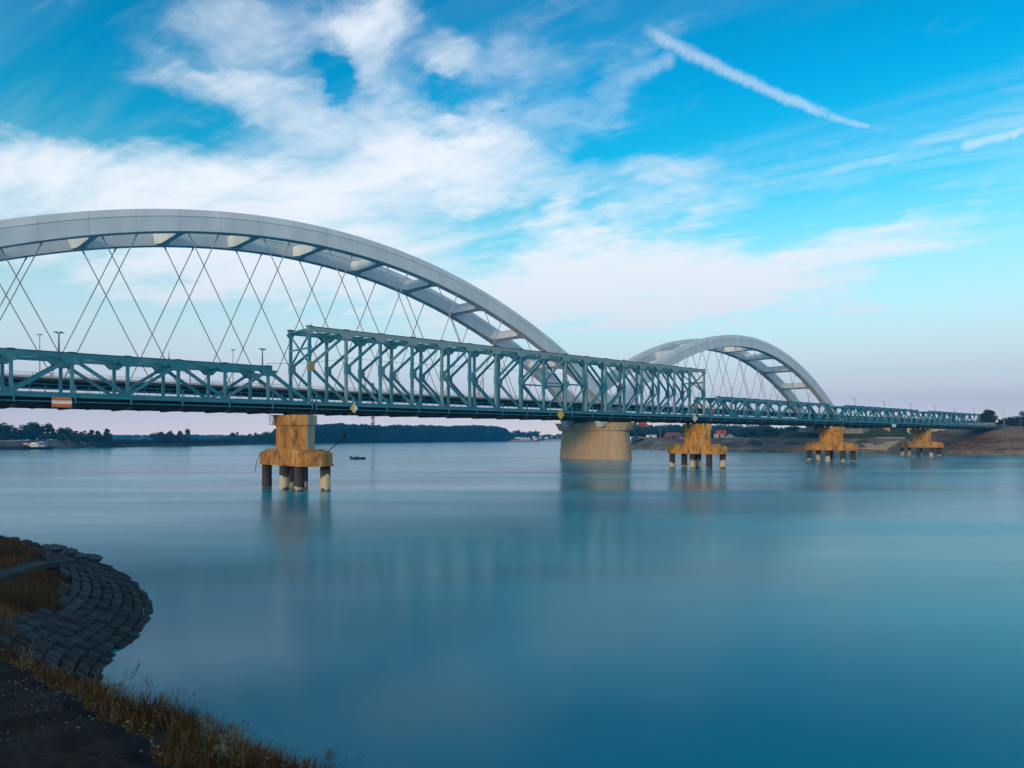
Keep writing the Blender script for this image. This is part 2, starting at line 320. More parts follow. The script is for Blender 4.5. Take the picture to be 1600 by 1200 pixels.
def trail(p0,p1,w0,amp,bumpy=.0):
    a0,e0=pa(*p0); a1,e1=pa(*p1); L=math.hypot(a1-a0,e1-e0)/2; r=math.atan2(e1-e0,a1-a0)
    v=nt.mapping(AET,loc=((a0+a1)/2,(e0+e1)/2,0),rot=(0,0,r),scale=(L,w0/F,1),typ='TEXTURE')
    q=nt.node('ShaderNodeSeparateXYZ',{0:v}).outputs
    nx=nt.noise(nt.mapping(v,scale=(26 if bumpy else 5,.5,1)),1.0,3,.6)
    yy=nt.math('MULTIPLY',nt.math('ADD',q[1],nt.math('MULTIPLY',nt.math('SUBTRACT',nx,.5),.55)),nt.math('MULTIPLY_ADD',q[0],.28,1.0))
    m_=nt.mrange(nt.math('ABSOLUTE',yy),.05,1.1,1.0,0.0); e_=nt.mrange(nt.math('ABSOLUTE',q[0]),.72,1.0,1.0,0.0)
    tex=nt.math('MULTIPLY_ADD',nx,.7,.5)
    return nt.math('MULTIPLY',nt.math('MULTIPLY',m_,e_),nt.math('MULTIPLY',tex,amp))
for tr in [((994,38),(1316,188),10,.46,1),((1290,180),(1365,200),6,.35,0),((1490,232),(1640,193),9,.55,0),((1380,258),(1500,226),8,.25,0),((1050,434),(1640,517),7,.40,0),((1280,494),(1500,458),6,.34,0),((960,130),(1060,85),16,.30,0)]:
    dens=nt.math('MAXIMUM',dens,trail(*tr))
# clear-air colour: the physical sky, graded like the photograph, paler and pinker toward the horizon
grade=nt.ramp(nt.math('DIVIDE',elp,.62),[(0.0,(1.0,.86,.80)),(.10,(.93,.95,.90)),(.22,(.62,1.0,.98)),(.42,(.14,.92,1.0)),(.70,(.0,.72,1.0)),(1.0,(.0,.50,.80))])
clear=nt.mix(1.0,sky.outputs[0],grade,'MULTIPLY')
SKYK=(.9,2.05,2.02)
clear=nt.mix(1.0,clear,(*SKYK,1),'MULTIPLY')
cloudc=nt.ramp(nt.math('DIVIDE',elp,.62),[(0,(13.0,11.0,10.6)),(.06,(10.2,9.4,9.6)),(.13,(8.0,8.15,8.8)),(.25,(7.7,8.4,8.95)),(.5,(8.7,9.0,9.4)),(1,(7.8,8.3,8.9))])
shade=nt.mix(nt.math('MULTIPLY',nt.mrange(nt.noise(nt.mapping(CW,scale=(.8,1.8,1)),2.0,6,.6),.35,.7),nt.mrange(elp,.18,.36,.0,.24)),(1,1,1,1),(.62,.72,.86,1))
cloudc=nt.mix(1.0,cloudc,shade,'MULTIPLY')
hz=nt.mrange(elp,.03,.36,.97,.0)
final=nt.mix(nt.math('MAXIMUM',dens,hz),clear,cloudc)
nt.l.new(final,bg.inputs['Color']); bg.inputs['Strength'].default_value=.12

# ------------------------------------------------------------------ water and haze
def grid_sheet(name, xs, ys, mat):
    V=[(x,y,0) for y in ys for x in xs]; n=len(xs); Fq=[(j*n+i,j*n+i+1,(j+1)*n+i+1,(j+1)*n+i) for j in range(len(ys)-1) for i in range(n-1)]
    return link(name, npmesh(name,V,Fq,mat))
struct(grid_sheet('water',[-2500,-1000,-300,0,300,1000,2500],[-200,-50,0,100,300,1000,2500],M['water']))
hm=bpy.data.materials.new('haze_air'); hm.use_nodes=True; hn=NT(hm.node_tree); hm.node_tree.nodes.remove(hm.node_tree.nodes['Principled BSDF'])
pv=hn.node('ShaderNodeVolumePrincipled',{'Color':(.035,.38,.86,1),'Density':.00034,'Anisotropy':.0}); hn.l.new(pv.outputs[0],hm.node_tree.nodes['Material Output'].inputs['Volume'])
b=MB(); b.box(-2600,2600,-260,2600,-3,150); hz_o=b.build('haze',hm); hz_o['kind']='stuff'

# ------------------------------------------------------------------ teal truss bridge (local x along the bridge, y away from the camera, z up)
NB=95.0; WB=5.8                               # near truss plane and distance between the planes
PW=5.76
ZB=11.95                                      # axis of the bottom chord
def seg(name, mat, p0, p1, w, h, parent, up=(0,0,1), loc=(0,0,0)):
    b=MB(); b.bar(p0,p1,w,h,up); return b.build(name,mat,parent,loc)
def deck_parts(root, L, x0=0.0):
    g=MB()
    for y in (.0,WB): g.box(x0+.05,L-.05,y-.17,y+.17,10.45,11.43); g.box(x0+.05,L-.05,y-.32,y+.32,10.36,10.44)
    for y in (1.5,2.9,4.3): g.box(x0+.05,L-.05,y-.12,y+.12,10.55,11.42)
    n=int(round((L-x0)/PW))
    for i in range(n+1):
        x=x0+.15+(L-x0-.3)*i/n
        g.box(x-.16,x+.16,-1.55,WB+.5,10.22,10.55); g.bar((x,-1.5,11.38),(x,-.1,10.65),.14,.2)
        if i<n: g.box(x+2.7,x+3.0,-.9,WB+.4,10.30,10.53)
    g.build('deck_girder',M['dark_steel'],root)
    s=MB(); s.box(x0+.02,L-.02,-1.62,WB+.6,11.44,11.60); s.build('deck_slab',M['deck_dark'],root)
    e=MB(); e.box(x0+.02,L-.02,-1.70,-1.63,11.36,11.68); e.box(x0+.03,L-.03,-1.70,-1.52,10.86,10.96)
    for i in range(n+1):
        x=x0+.15+(L-x0-.3)*i/n; e.box(x-.09,x+.09,-1.78,-1.71,10.75,12.75)
    e.build('walkway_edge',M['teal_deck'],root)
    r=MB()
    for y in (-1.58,WB+.5):
        for z in (12.36,12.78): r.box(x0+.04,L-.04,y-.02,y+.02,z-.022,z+.022)
        k=int((L-x0)/1.44)
        for i in range(k+1):
            x=x0+.1+(L-x0-.2)*i/k; r.box(x-.028,x+.028,y-.027,y+.027,11.62,12.80)
    r.build('railing',M['teal_deck'],root)
    bc=MB(); bc.box(x0+.06,L-.06,-.21,.21,11.62,11.98); bc.build('bottom_chord',M['teal_deck'],root)
    bc=MB(); bc.box(x0+.06,L-.06,WB-.21,WB+.21,11.62,11.98); bc.build('bottom_chord',M['teal_deck'],root)
def gusset(b, x, z, w, h, y, depth=.10):     # trapezoid plate hanging under a top chord, on both faces of the chord
    for s in (-1,1):
        yy=y+s*.235
        poly=[(x-w/2,z),(x+w/2,z),(x+w*.22,z-h),(x-w*.22,z-h)]
        b.loft([[(a,yy-depth/2*.5,c) for a,c in poly],[(a,yy+depth/2*.5,c) for a,c in poly]])
def low_span(label, group):
    """Warren truss with posts, twelve panels, short inclined end members."""
    NP=12; L=NP*PW; zt=16.12
    r=empty('truss_span'); tag(r,label,'bridge span',group); deck_parts(r,L)
    for y in (0.0,WB):
        b=MB(); b.box(PW-.5,L-PW+.5,y-.22,y+.22,zt-.20,zt+.36)
        for i in range(1,NP): gusset(b,PW*i,zt-.15,2.7 if i%2 else 2.2,.75 if i%2 else .62,y)
        tc=b.build('top_chord',M['teal'],r)
        c=MB(); c.box(PW-.55,L-PW+.55,y-.27,y+.27,zt+.365,zt+.43)
        for i in range(1,NP): c.box(PW*i-.35,PW*i+.35,y-.31,y+.31,zt+.435,zt+.50)
        c.build('cover_plate',M['chord_top'],tc)
        post=MB(); post.bar((0,0,11.9),(0,0,zt-.2),.36,.34); pm=post.mesh('vertical_post'); pm.materials.append(M['teal'])
        for i in range(1,NP): link('vertical_post',pm,r,(PW*i,y,0))
        for i in range(NP):
            up=(i%2==0)
            a=(PW*i,y,11.95 if up else zt-.2); c_=(PW*(i+1),y,zt-.2 if up else 11.95)
            seg('diagonal_brace',M['teal'],a,c_,.32,.36 if 0<i<NP-1 else .44,r)
    lb=MB()
    for i in range(1,NP): lb.box(PW*i-.11,PW*i+.11,.2,WB-.2,zt+.0,zt+.22)
    for i in range(1,NP-1):
        lb.bar((PW*i,.2,zt+.12),(PW*(i+1),WB-.2,zt+.12),.09,.08); lb.bar((PW*i,WB-.2,zt+.03),(PW*(i+1),.2,zt+.03),.09,.08)
    lb.build('top_bracing',M['teal_deck'],r)
    return r
def tall_span():
    NP=17; L=NP*PW; zt=22.05; zm=16.9
    r=empty('truss_span'); tag(r,'tall teal central truss span with K shaped bracing, raised above its neighbours','bridge span'); deck_parts(r,L)
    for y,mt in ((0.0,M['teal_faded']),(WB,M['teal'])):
        b=MB(); b.box(-.35,L+.35,y-.25,y+.25,zt-.20,zt+.38)
        for i in range(NP+1):
            if 0<i<NP: gusset(b,PW*i,zt-.15,2.6,.7,y)
            else: gusset(b,PW*i,zt-.15,1.2,.5,y)
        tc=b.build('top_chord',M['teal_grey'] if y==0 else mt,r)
        c=MB(); c.box(-.42,L+.42,y-.30,y+.30,zt+.385,zt+.45)
        for i in range(NP+1): c.box(PW*i-.4,PW*i+.4,y-.34,y+.34,zt+.455,zt+.52)
        c.build('cover_plate',M['chord_top'],tc)
        post=MB(); post.bar((0,0,11.9),(0,0,zt-.2),.42,.38); pm=post.mesh('vertical_post'); pm.materials.append(mt)
        gs=MB()
        for s in (-1,1):
            poly=[(-.24,-.72),(.2,-.72),(.66,-.38),(.66,.38),(.2,.72),(-.24,.72)]
            gs.loft([[(a,s*.24-.03,c) for a,c in poly],[(a,s*.24+.03,c) for a,c in poly]])
        gm=gs.mesh('gusset_plate'); gm.materials.append(M['teal'])
        for i in range(NP+1):
            p=link('vertical_post',pm,r,(PW*i,y,0))
            g=link('gusset_plate',gm,p,(0,0,zm)); 
            if i>9: g.rotation_euler=(0,0,math.pi)
            if i==0 and y==0:
                g.data=gm.copy(); g.data.materials.clear(); g.data.materials.append(M['conc_ochre']); g['label']='rusty brown gusset plate'
        for i in range(NP):
            if i<=8: n0,x1=PW*i,PW*(i+1)
            else: n0,x1=PW*(i+1),PW*i
            seg('diagonal_brace',mt,(n0,y,zm),(x1,y,zt-.2),.30,.36,r)
            seg('diagonal_brace',mt,(n0,y,zm),(x1,y,11.95),.30,.36,r)
            if i in (8,9): seg('middle_strut',M['teal'],(PW*i,y,zm),(PW*(i+1),y,zm),.24,.26,r)
    lb=MB()
    for i in range(NP+1): lb.box(PW*i-.13,PW*i+.13,.22,WB-.22,zt-.05,zt+.22)
    for i in range(NP):
        lb.bar((PW*i,.2,zt+.12),(PW*(i+1),WB-.2,zt+.12),.10,.09); lb.bar((PW*i,WB-.2,zt+.02),(PW*(i+1),.2,zt+.02),.10,.09)
    lb.build('top_bracing',M['teal_deck'],r)
    for x in (0,L):
        b=MB(); b.bar((x,.15,zt-.6),(x,WB-.15,zm+.4),.2,.2,(1,0,0)); b.bar((x+.04,WB-.15,zt-.6),(x+.04,.15,zm+.4),.2,.2,(1,0,0)); b.bar((x-.04,.15,zm+2.6),(x-.04,WB-.15,zm+2.6),.2,.24,(0,0,1))
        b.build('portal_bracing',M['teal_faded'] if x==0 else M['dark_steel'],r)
    return r
def place(o, t, n, z=0.0): o.location=UN(t,n,z); o.rotation_euler=(0,0,ANG); return o
T1=48.4; T2=T1+17*PW
tall=place(tall_span(),T1,NB)
lowL=place(low_span('low teal truss span at the left, running out of the picture beside the tall span','low teal truss spans'),T1-12*PW-.25,NB)
for i,lb in enumerate(['low teal truss span directly right of the tall span','middle low teal truss span between the two right orange piers','last low teal truss span landing on the right bank']):
    c=copy_tree(lowL); place(c,T2+.25+i*(12*PW+.3),NB); c['label']=lb
TE=T2+.25+3*(12*PW+.3)
# approach deck on the right bank
r=place(empty('bridge_approach'),TE,NB); tag(r,'short plain deck carrying the road from the last truss onto the bank','bridge approach')
b=MB(); b.box(.1,34,-1.2,WB+.6,10.6,11.60); b.build('deck_slab',M['deck_dark'],r)
b=MB()
for y in (-1.1,WB+.5):
    for z in (12.1,12.6): b.box(.1,34,y-.04,y+.04,z-.04,z+.04)
    for i in range(18): b.box(.2+i*1.95,.3+i*1.95,y-.05,y+.05,11.6,12.65)
b.build('railing',M['teal_deck'],r)

# ------------------------------------------------------------------ piers of the truss bridge: pile cap on six piles
def pier(t, n, rot, label, mat, piles, capL=15.3, capB=4.7, bodyL=6.9, bodyB=3.3, nav=False):
    r=empty('bridge_pier',UN(t,n,0),ANG+math.radians(rot)); tag(r,label,'bridge pier','orange stained piers of the truss bridge')
    def octo(L,B,c): return [(-B/2,-L/2+c),(-.12,-L/2),(.12,-L/2),(B/2,-L/2+c),(B/2,L/2-c),(.12,L/2),(-.12,L/2),(-B/2,L/2-c)]
    b=MB(); o1=octo(capL,capB,1.4); o2=octo(capL-.10,capB-.10,1.4); o3=octo(bodyL+4.2,bodyB+.7,1.4)
    b.loft([[(x,y,3.22) for x,y in octo(capL+.24,capB+.24,1.4)],[(x,y,3.42) for x,y in octo(capL+.24,capB+.24,1.4)],[(x,y,3.46) for x,y in o1],[(x,y,4.86) for x,y in o1],[(x,y,4.91) for x,y in o2],[(x,y,5.42) for x,y in o3]])
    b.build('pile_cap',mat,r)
    b=MB(); q=octo(bodyL,bodyB,1.1); q2=octo(bodyL+.5,bodyB+.5,1.15)
    pale=lambda i,k: 1 if k in (1,2) and i in (0,1,2) else 0
    b.loft([[(x,y,5.35) for x,y in q],[(x,y,8.55) for x,y in q],[(x,y,8.60) for x,y in q2],[(x,y,9.95) for x,y in q2]],fmi=pale)
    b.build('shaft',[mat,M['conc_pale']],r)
    b=MB()
    for y in (-2.4,-.9,.9,2.4): b.box(-.45,.45,y-.3,y+.3,9.96,10.21)
    b.build('bearing_block',M['dark_steel'],r)
    pm=MB(); pm.tube([(0,0,-2.5),(0,0,3.3)],.68,14); me=pm.mesh('pile'); me.materials.append(M['pile']); me.polygons.foreach_set('use_smooth',[len(p.vertices)==4 for p in me.polygons])
    for x,y in piles: link('pile',me,r,(x,y,0))
    return r
PILES=[(-1.45,5.7),(-1.45,.2),(-1.45,-4.1),(1.45,4.4),(1.45,.6),(1.45,-5.7)]
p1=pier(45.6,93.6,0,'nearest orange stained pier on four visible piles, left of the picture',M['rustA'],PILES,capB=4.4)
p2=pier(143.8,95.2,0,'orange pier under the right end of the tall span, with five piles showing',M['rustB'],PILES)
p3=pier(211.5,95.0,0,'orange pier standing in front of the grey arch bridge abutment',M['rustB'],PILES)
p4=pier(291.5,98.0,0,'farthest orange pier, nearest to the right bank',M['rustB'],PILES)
# inspection cage hung at the nearest pier
b=MB()
for x in (-.6,.6):
    for y in (0,1.0,2.0): b.bar((x,y,8.75),(x,y,10.05),.06,.06)
    for z in (8.75,10.05): b.bar((x,0,z),(x,2.0,z),.07,.07)
    for y in (0,1.0): b.bar((x,y,8.75),(x,y+1,10.05),.05,.05)
for y in (0,1.0,2.0):
    for z in (8.75,10.05): b.bar((-.6,y,z),(.6,y,z),.06,.06)
b.build('inspection_cage',M['pole_grey'],p1,(-.4,3.75,0))
# diamond day mark on a leaning pole
q=p1.matrix_basis
base=at(512,97.0,zat(700,97.0)); tip=at(538.5,97.0,zat(682,97.0))
r=empty('marker_pole',base); tag(r,'small black diamond day mark on a leaning pole fixed to the nearest pier','marker')
b=MB(); b.tube([(0,0,-.5),tuple(tip-base)],.06,8); b.build('pole',M['black_paint'],r)
def diamond(name, mats, c, w, h, th, parent=None, yaw=0.0, split=False, frame=None):
    """flat diamond board facing -y in its own frame"""
    b=MB(); T=[(0,h/2),(w/2,0),(0,-h/2),(-w/2,0)]
    if split:
        b.loft([[(x,-th/2,z) for x,z in [(0,h/2),(0,-h/2),(-w/2,0)]],[(x,th/2,z) for x,z in [(0,h/2),(0,-h/2),(-w/2,0)]]],0)
        b.loft([[(x,-th/2,z) for x,z in [(0,h/2),(w/2,0),(0,-h/2)]],[(x,th/2,z) for x,z in [(0,h/2),(w/2,0),(0,-h/2)]]],1)
    else: b.loft([[(x,-th/2,z) for x,z in T],[(x,th/2,z) for x,z in T]])
    return b.build(name,mats,parent,c,rot=(0,0,yaw))
diamond('board',M['black_paint'],tuple(tip-base+Vector((0,0,.25))),.5,.95,.06,r)
b=MB(); b.tube([(0,0,0),(-.5,.1,-1.2),(-.75,.1,-2.6)],.05,6); c_=at(406.5,101.0,zat(708,101.0)); o=b.build('loose_rod',M['pole_grey'],None,c_); tag(o,'loose bent rod hanging off the left end of the nearest pier cap','rod')

# ------------------------------------------------------------------ boards on the truss bridge
def board_at(px,py,n): # point on the plane n=const seen at a pixel
    rr=(px-800)/F; Y=n/(S-rr*C); return Vector((rr*Y,Y,zat(py,Y)))
NF=NB-1.95
pt=board_at(96.5,628.7,NF); r=empty('navigation_board',pt,ANG); tag(r,'orange and white striped rectangular board on the left truss span','sign')
b=MB()
b.box(-.96,.96,-.05,.0,-.55,.55); b.build('panel',M['orange_paint'],r)
b=MB(); b.box(-.965,.965,-.062,-.052,-.17,.19); b.build('white_stripe',M['white_paint'],r)
b=MB(); b.box(-.6,-.5,0,.3,-.4,.4); b.box(.5,.6,0,.3,-.4,.4); b.build('bracket',M['pole_grey'],r)
def nav_diamond(px,py,w,h,mats,label,split=False):
    pt=board_at(px,py,NF); r=empty('navigation_board',pt,ANG); tag(r,label,'sign','diamond boards along the deck edge')
    diamond('panel',mats,(0,0,0),w,h,.07,r,0,split)
    b=MB(); b.box(-.06,.06,.04,.3,-.3,.3); b.build('bracket',M['pole_grey'],r)
nav_diamond(553,638,1.30,1.42,[M['yellow_paint'],M['white_paint']],'half yellow half white diamond board right of the nearest pier',True)
nav_diamond(876,648,1.95,1.72,M['yellow_paint'],'plain yellow diamond board above the left edge of the tan pier')
P('cream_paint',(.66,.60,.42))
nav_diamond(1086,654,2.1,1.5,M['cream_paint'],'cream diamond board above the second orange pier')
pt=board_at(1397,665,NF); b=MB(); b.box(-1.5,1.5,-.05,.05,-.5,.5); o=b.build('navigation_board',M['white_paint'],None,pt,rot=(0,0,ANG)); tag(o,'tiny pale board low on the deck edge near the farthest pier','sign')
# red and white warning boards on the deck at the tall span end
for px,lab in ((1084,'red and white warning board inside the right end of the tall span'),(1113.5,'red and white warning board just beyond the tall span end')):
    pt=board_at(px,642,NB+3); z0=11.6; Yp=pt.y; r=empty('warning_board',Vector((pt.x,pt.y,z0)),0); tag(r,lab,'sign','red and white warning boards')
    b=MB(); b.tube([(0,0,0),(0,0,3.1)],.06,8); b.build('post',M['pole_grey'],r)
    b=MB(); b.box(-.34,.34,-.10,-.06,1.4,2.1); b.box(-.34,.34,-.10,-.06,2.5,3.2); b.build('panel',M['red_paint'],r)
    b=MB(); b.box(-.33,.33,-.10,-.06,2.11,2.49); b.build('white_stripe',M['white_paint'],r)

# ------------------------------------------------------------------ lamp posts on the truss bridge and masts
def tlamp(px, base_z, top_py, n, label, group, double=True, pale=False):
    pt=board_at(px,600,n); top=zat(top_py,pt.y); r=empty('lamp_post',Vector((pt.x,pt.y,base_z)),ANG); tag(r,label,'lamp post',group)
    m=M['pole_pale'] if pale else M['pole_grey']; h=top-base_z
    b=MB(); b.tube([(0,0,0),(0,0,h-.1)],[.11,.07],8); b.build('pole',m,r)
    b=MB()
    if double:
        b.tube([(-.3,0,h+.02),(0,0,h-.1),(.3,0,h+.02)],.05,6); b.build('arm',m,r)
        for s in (-1,1):
            l=MB(); l.loft([[(s*.08,-.16,h-.03),(s*.08,.16,h-.03),(s*.08,.16,h+.15),(s*.08,-.16,h+.15)],[(s*.50,-.10,h+.0),(s*.50,.10,h+.0),(s*.50,.10,h+.08),(s*.50,-.10,h+.08)]]); l.build('lamp_head',m,r)
    else:
        b.tube([(0,0,h-.15),(-.8,0,h+.05)],.06,6); b.build('arm',m,r)
        l=MB(); l.loft([[(-.6,-.14,h),(-.6,.14,h),(-.6,.14,h+.14),(-.6,-.14,h+.14)],[(-1.7,-.1,h+.08),(-1.7,.1,h+.08),(-1.7,.1,h+.18),(-1.7,-.1,h+.18)]]); l.build('lamp_head',m,r)
    return r
G1='lamp posts of the truss bridge'
tlamp(92,16.5,520,NB,'T shaped lamp standing on the left truss top chord, leftmost','lamps on the left truss')
tlamp(410,16.5,546,NB,'T shaped lamp at the right end of the left truss chord','lamps on the left truss')
for px,ty,lab in ((1336,623.5,'first lamp post beyond the right foot of the small arch'),(1382,628,'second lamp post beyond the right foot of the small arch'),(1423,631.5,'lamp post just before the last truss gap'),(1461,634.5,'third lamp post from the right bridge end'),(1491,637,'second lamp post from the right bridge end'),(1522,639.5,'last lamp post at the right bridge end')):
    tlamp(px,11.6,ty,NB+WB+.9,lab,G1,False)
def rod(px,n,z0,py,label,rad=.05):
    pt=board_at(px,600,n); b=MB(); h=zat(py,pt.y)-z0; b.tube([(0,0,0),(0,0,h)],[rad,rad*.6],6); b.tube([(0,0,0),(0,0,.12)],rad*2.2,6)
    o=b.build('lightning_rod',M['pole_grey'],None,Vector((pt.x,pt.y,z0))); tag(o,label,'lightning rod','thin rods on the truss top chords')
rod(264,NB,16.6,548,'thin rod on the left truss top chord'); rod(486,NB,22.55,504,'thin rod on the left corner of the tall truss'); rod(648,NB,22.55,519,'thin rod on the tall truss, third post group from its left corner'); rod(975,NB,22.55,557,'thin rod on the tall truss between the two arches')

# ------------------------------------------------------------------ arch bridge behind: two tied arches
NA=149.0; NAF=163.5; NDK=(147.0,166.6)
def arch_span(label, tc, zt, bt, t0, t1, struts, hang, far_dark=False):
    r=place(empty('arch_span'),tc,0); r.location=UN(tc,NA,0); tag(r,label,'arch bridge span','pale steel arch spans')
    W=2.3; TK=4.25
    f=lambda x: zt-bt*x*x
    xs=np.linspace(t0-tc,t1-tc,90)
    def ring(x,s=1):
        z=f(x); d=-2*bt*x; nl=Vector((-d,0,1)).normalized(); base=Vector((x,0,z))-nl*TK
        pr=[(0,0),(0,2.75),(.20,2.76),(.20,2.88),(.03,2.89),(.34,TK),(W,TK),(W,0)]
        return [(base.x+nl.x*h, y if s>0 else W-y, base.z+nl.z*h) for y,h in pr]
    for k,(y0,s) in enumerate(((0,1),(NAF-NA,1))):
        b=MB(); b.loft([ring(x,s) for x in xs]); b.build('arch_rib',M['arch'],r,(0,y0,0))
    for t in struts:
        x=t-tc; d=-2*bt*x; nl=Vector((-d,0,1)).normalized(); tg=Vector((1,0,d)).normalized(); base=Vector((x,0,f(x)))-nl*TK
        b=MB(); prs=[(-.75,.15),(.75,.15),(.75,2.6),(-.75,2.6)]
        rr=[]
        for y in (W+.001,NAF-NA-.001):
            rr.append([tuple(base+tg*a+nl*h+Vector((0,y,0))) for a,h in prs])
        b.loft(rr); 
        for s in (0,1):   # haunches where the strut meets the ribs
            y=W if s==0 else NAF-NA; dy=1.6 if s==0 else -1.6
            pr2=[(-1.5,.25),(1.5,.25),(1.5,2.6),(-1.5,2.6)]; pr3=[(-.76,.16),(.76,.16),(.76,2.74),(-.76,2.74)]
            b.loft([[tuple(base+tg*a+nl*h+Vector((0,y,0))) for a,h in pr2],[tuple(base+tg*a+nl*h+Vector((0,y+dy,0))) for a,h in pr3]])
        b.build('cross_strut',M['arch'],r)
    for y0 in (W/2,NAF-NA+W/2):
        for t,dx in hang:
            x=t-tc; d=-2*bt*x; nl=Vector((-d,0,1)).normalized(); p=Vector((x,y0,f(x)))-nl*(TK-.05); p.y=y0
            fall=p.z-17.1; q=Vector((p.x+dx*fall,y0,17.1))
            if fall<3 or not (t0-tc+2<q.x<t1-tc-2): continue
            b=MB(); dd=(q-p).normalized(); b.tube([p,p+dd*.9],.16,6); b.tube([p+dd*.9,q-dd*1.8],.105,6); b.tube([q-dd*1.8,q],.16,6); b.build('hanger',M['cable'],r)
    y0,y1=NDK[0]-NA,NDK[1]-NA; X0,X1=t0-tc-2,t1-tc+1.8
    b=MB(); b.box(X0,X1,y0,y1,16.72,17.15); 
    for y in (.25,NAF-NA+.25): b.box(X0,X1,y,y+1.8,16.2,16.715)
    k=int((X1-X0)/6)
    for i in range(k+1): x=X0+.3+(X1-X0-.6)*i/k; b.box(x-.2,x+.2,y0+.3,y1-.3,16.42,16.71)
    b.build('deck',M['deck_dark'],r)
    b=MB()
    for y in (y0+.1,y1-.1):
        for z in (17.62,18.0): b.box(X0,X1,y-.05,y+.05,z-.05,z+.05)
        kk=int((X1-X0)/3)
        for i in range(kk+1): x=X0+.2+(X1-X0-.4)*i/kk; b.box(x-.05,x+.05,y-.06,y+.06,17.16,18.02)
    for y in (y0+4,y1-4): b.box(X0,X1,y-.1,y+.1,17.16,17.75)
    b.build('railing',M['rail_pale'],r)
    return r
hA=[]
for k in range(-3,7):
    t=65.6+15.7*k; hA += [(t,.50),(t+6.3,-.43)]
arch_span('large pale grey tied arch on the left, cut by the picture edge',76.2,53.8,.00325,-37.5,188.5,[17.8+15.72*i for i in range(10)],hA)
hB=[]
for k in range(-5,7):
    t=252.0+14.6*k; hB += [(t,.50),(t+6.0,-.43)]
arch_span('smaller pale grey tied arch on the right, whole in view',259.3,46.1,.00422,171.5,347.5,[205+15.9*i for i in range(8)],hB)
# pier between the arches
def stadium(L,B,n=14):
    pts=[]
    for s in (-1,1):
        for i in range(n+1):
            a=(-math.pi if s<0 else 0)+math.pi*i/n
            pts.append((B/2*math.cos(a),s*(L/2-B/2)+B/2*math.sin(a)))
    return pts
r=empty('bridge_pier',UN(179.5,157.2,0),ANG); tag(r,'broad rounded tan concrete pier between the two arches','bridge pier')
b=MB(); b.loft([[(x,y,z) for x,y in stadium(L_,B_)] for z,L_,B_ in ((-3,28.6,8.4),(0,28.2,8.0),(8.95,26.4,6.9))]); b.build('shaft',M['conc_tan'],r)
b=MB(); b.loft([[(x,y,z) for x,y in stadium(L_,B_,6)] for z,L_,B_ in ((8.96,27.0,7.4),(9.1,29.0,7.8),(11.5,32.4,8.8))]); b.build('pier_cap',M['conc_tan'],r)
b=MB()
for y in (-6.5,7.5):
    for x in (-2.2,1.4): b.box(x-.9,x+.9,y-1.2,y+1.2,11.51,12.3); b.box(x-1.2,x+1.2,y-1.4,y+1.4,12.31,16.1)
b.box(-3.4,3.4,-12,-9.5,11.51,12.6); b.build('bearing_block',M['deck_dark'],r)
# orange board under the arch deck
Y_=232.0; pt=at(1004,Y_,zat(663,Y_)); r=empty('navigation_board',pt,ANG); tag(r,'orange red board hanging under the deck beside the tan pier cap','sign')
b=MB(); b.box(-2.1,2.1,-.06,.06,-.75,.75); b.build('panel',M['orange_paint'],r)
b=MB(); b.box(-2.12,2.12,-.075,-.062,-.12,.12); b.build('stripe',M['red_paint'],r)
b=MB(); b.bar((-1.6,0,.7),(-1.6,0,7.0),.1,.1); b.bar((1.6,0,.7),(1.6,0,7.0),.1,.1); b.build('hanger_bar',M['pole_grey'],r)
# right abutment pier of the arch bridge
r=empty('bridge_pier',UN(350.5,156.5,0),ANG); tag(r,'brown concrete pier at the right foot of the small arch','bridge pier')
b=MB(); b.loft([[(x,y,z) for x,y in stadium(L_,B_,8)] for z,L_,B_ in ((-2,27,8),(8.6,26,7.2))]); b.build('shaft',M['conc_brown'],r)
b=MB(); b.box(-4.2,4.2,-15.5,15.5,8.61,11.0); b.build('pier_cap',M['conc_grey'],r,bevel=.1)
b=MB()
for y in (-6.5,7.5): b.box(-3,3,y-1.6,y+1.6,11.01,16.1)
b.build('bearing_block',M['deck_dark'],r)
# approach viaduct
r=place(empty('approach_viaduct'),349.6,156.5); tag(r,'approach viaduct carrying the arch bridge road onto the right bank','viaduct')
b=MB(); b.box(.2,150,-9.5,10,16.2,17.1); 
for y in (-7,0,7): b.box(.2,150,y-.8,y+.8,14.2,16.19)
b.build('deck',M['deck_dark'],r)
b=MB()
for y in (-9.3,9.8):
    b.box(.2,150,y-.06,y+.06,17.85,18.0)
    for i in range(50): b.box(.3+i*3,.42+i*3,y-.06,y+.06,17.11,17.85)
b.build('railing',M['rail_pale'],r)
for x in (46,96,140):
    for y in (-6,6):
        b=MB(); b.loft([[(x-1.6,y-2,1),(x+1.6,y-2,1),(x+1.6,y+2,1),(x-1.6,y+2,1)],[(x-1.6,y-2.6,14.18),(x+1.6,y-2.6,14.18),(x+1.6,y+2.6,14.18),(x-1.6,y+2.6,14.18)]]); b.build('column',M['conc_ochre'],r)
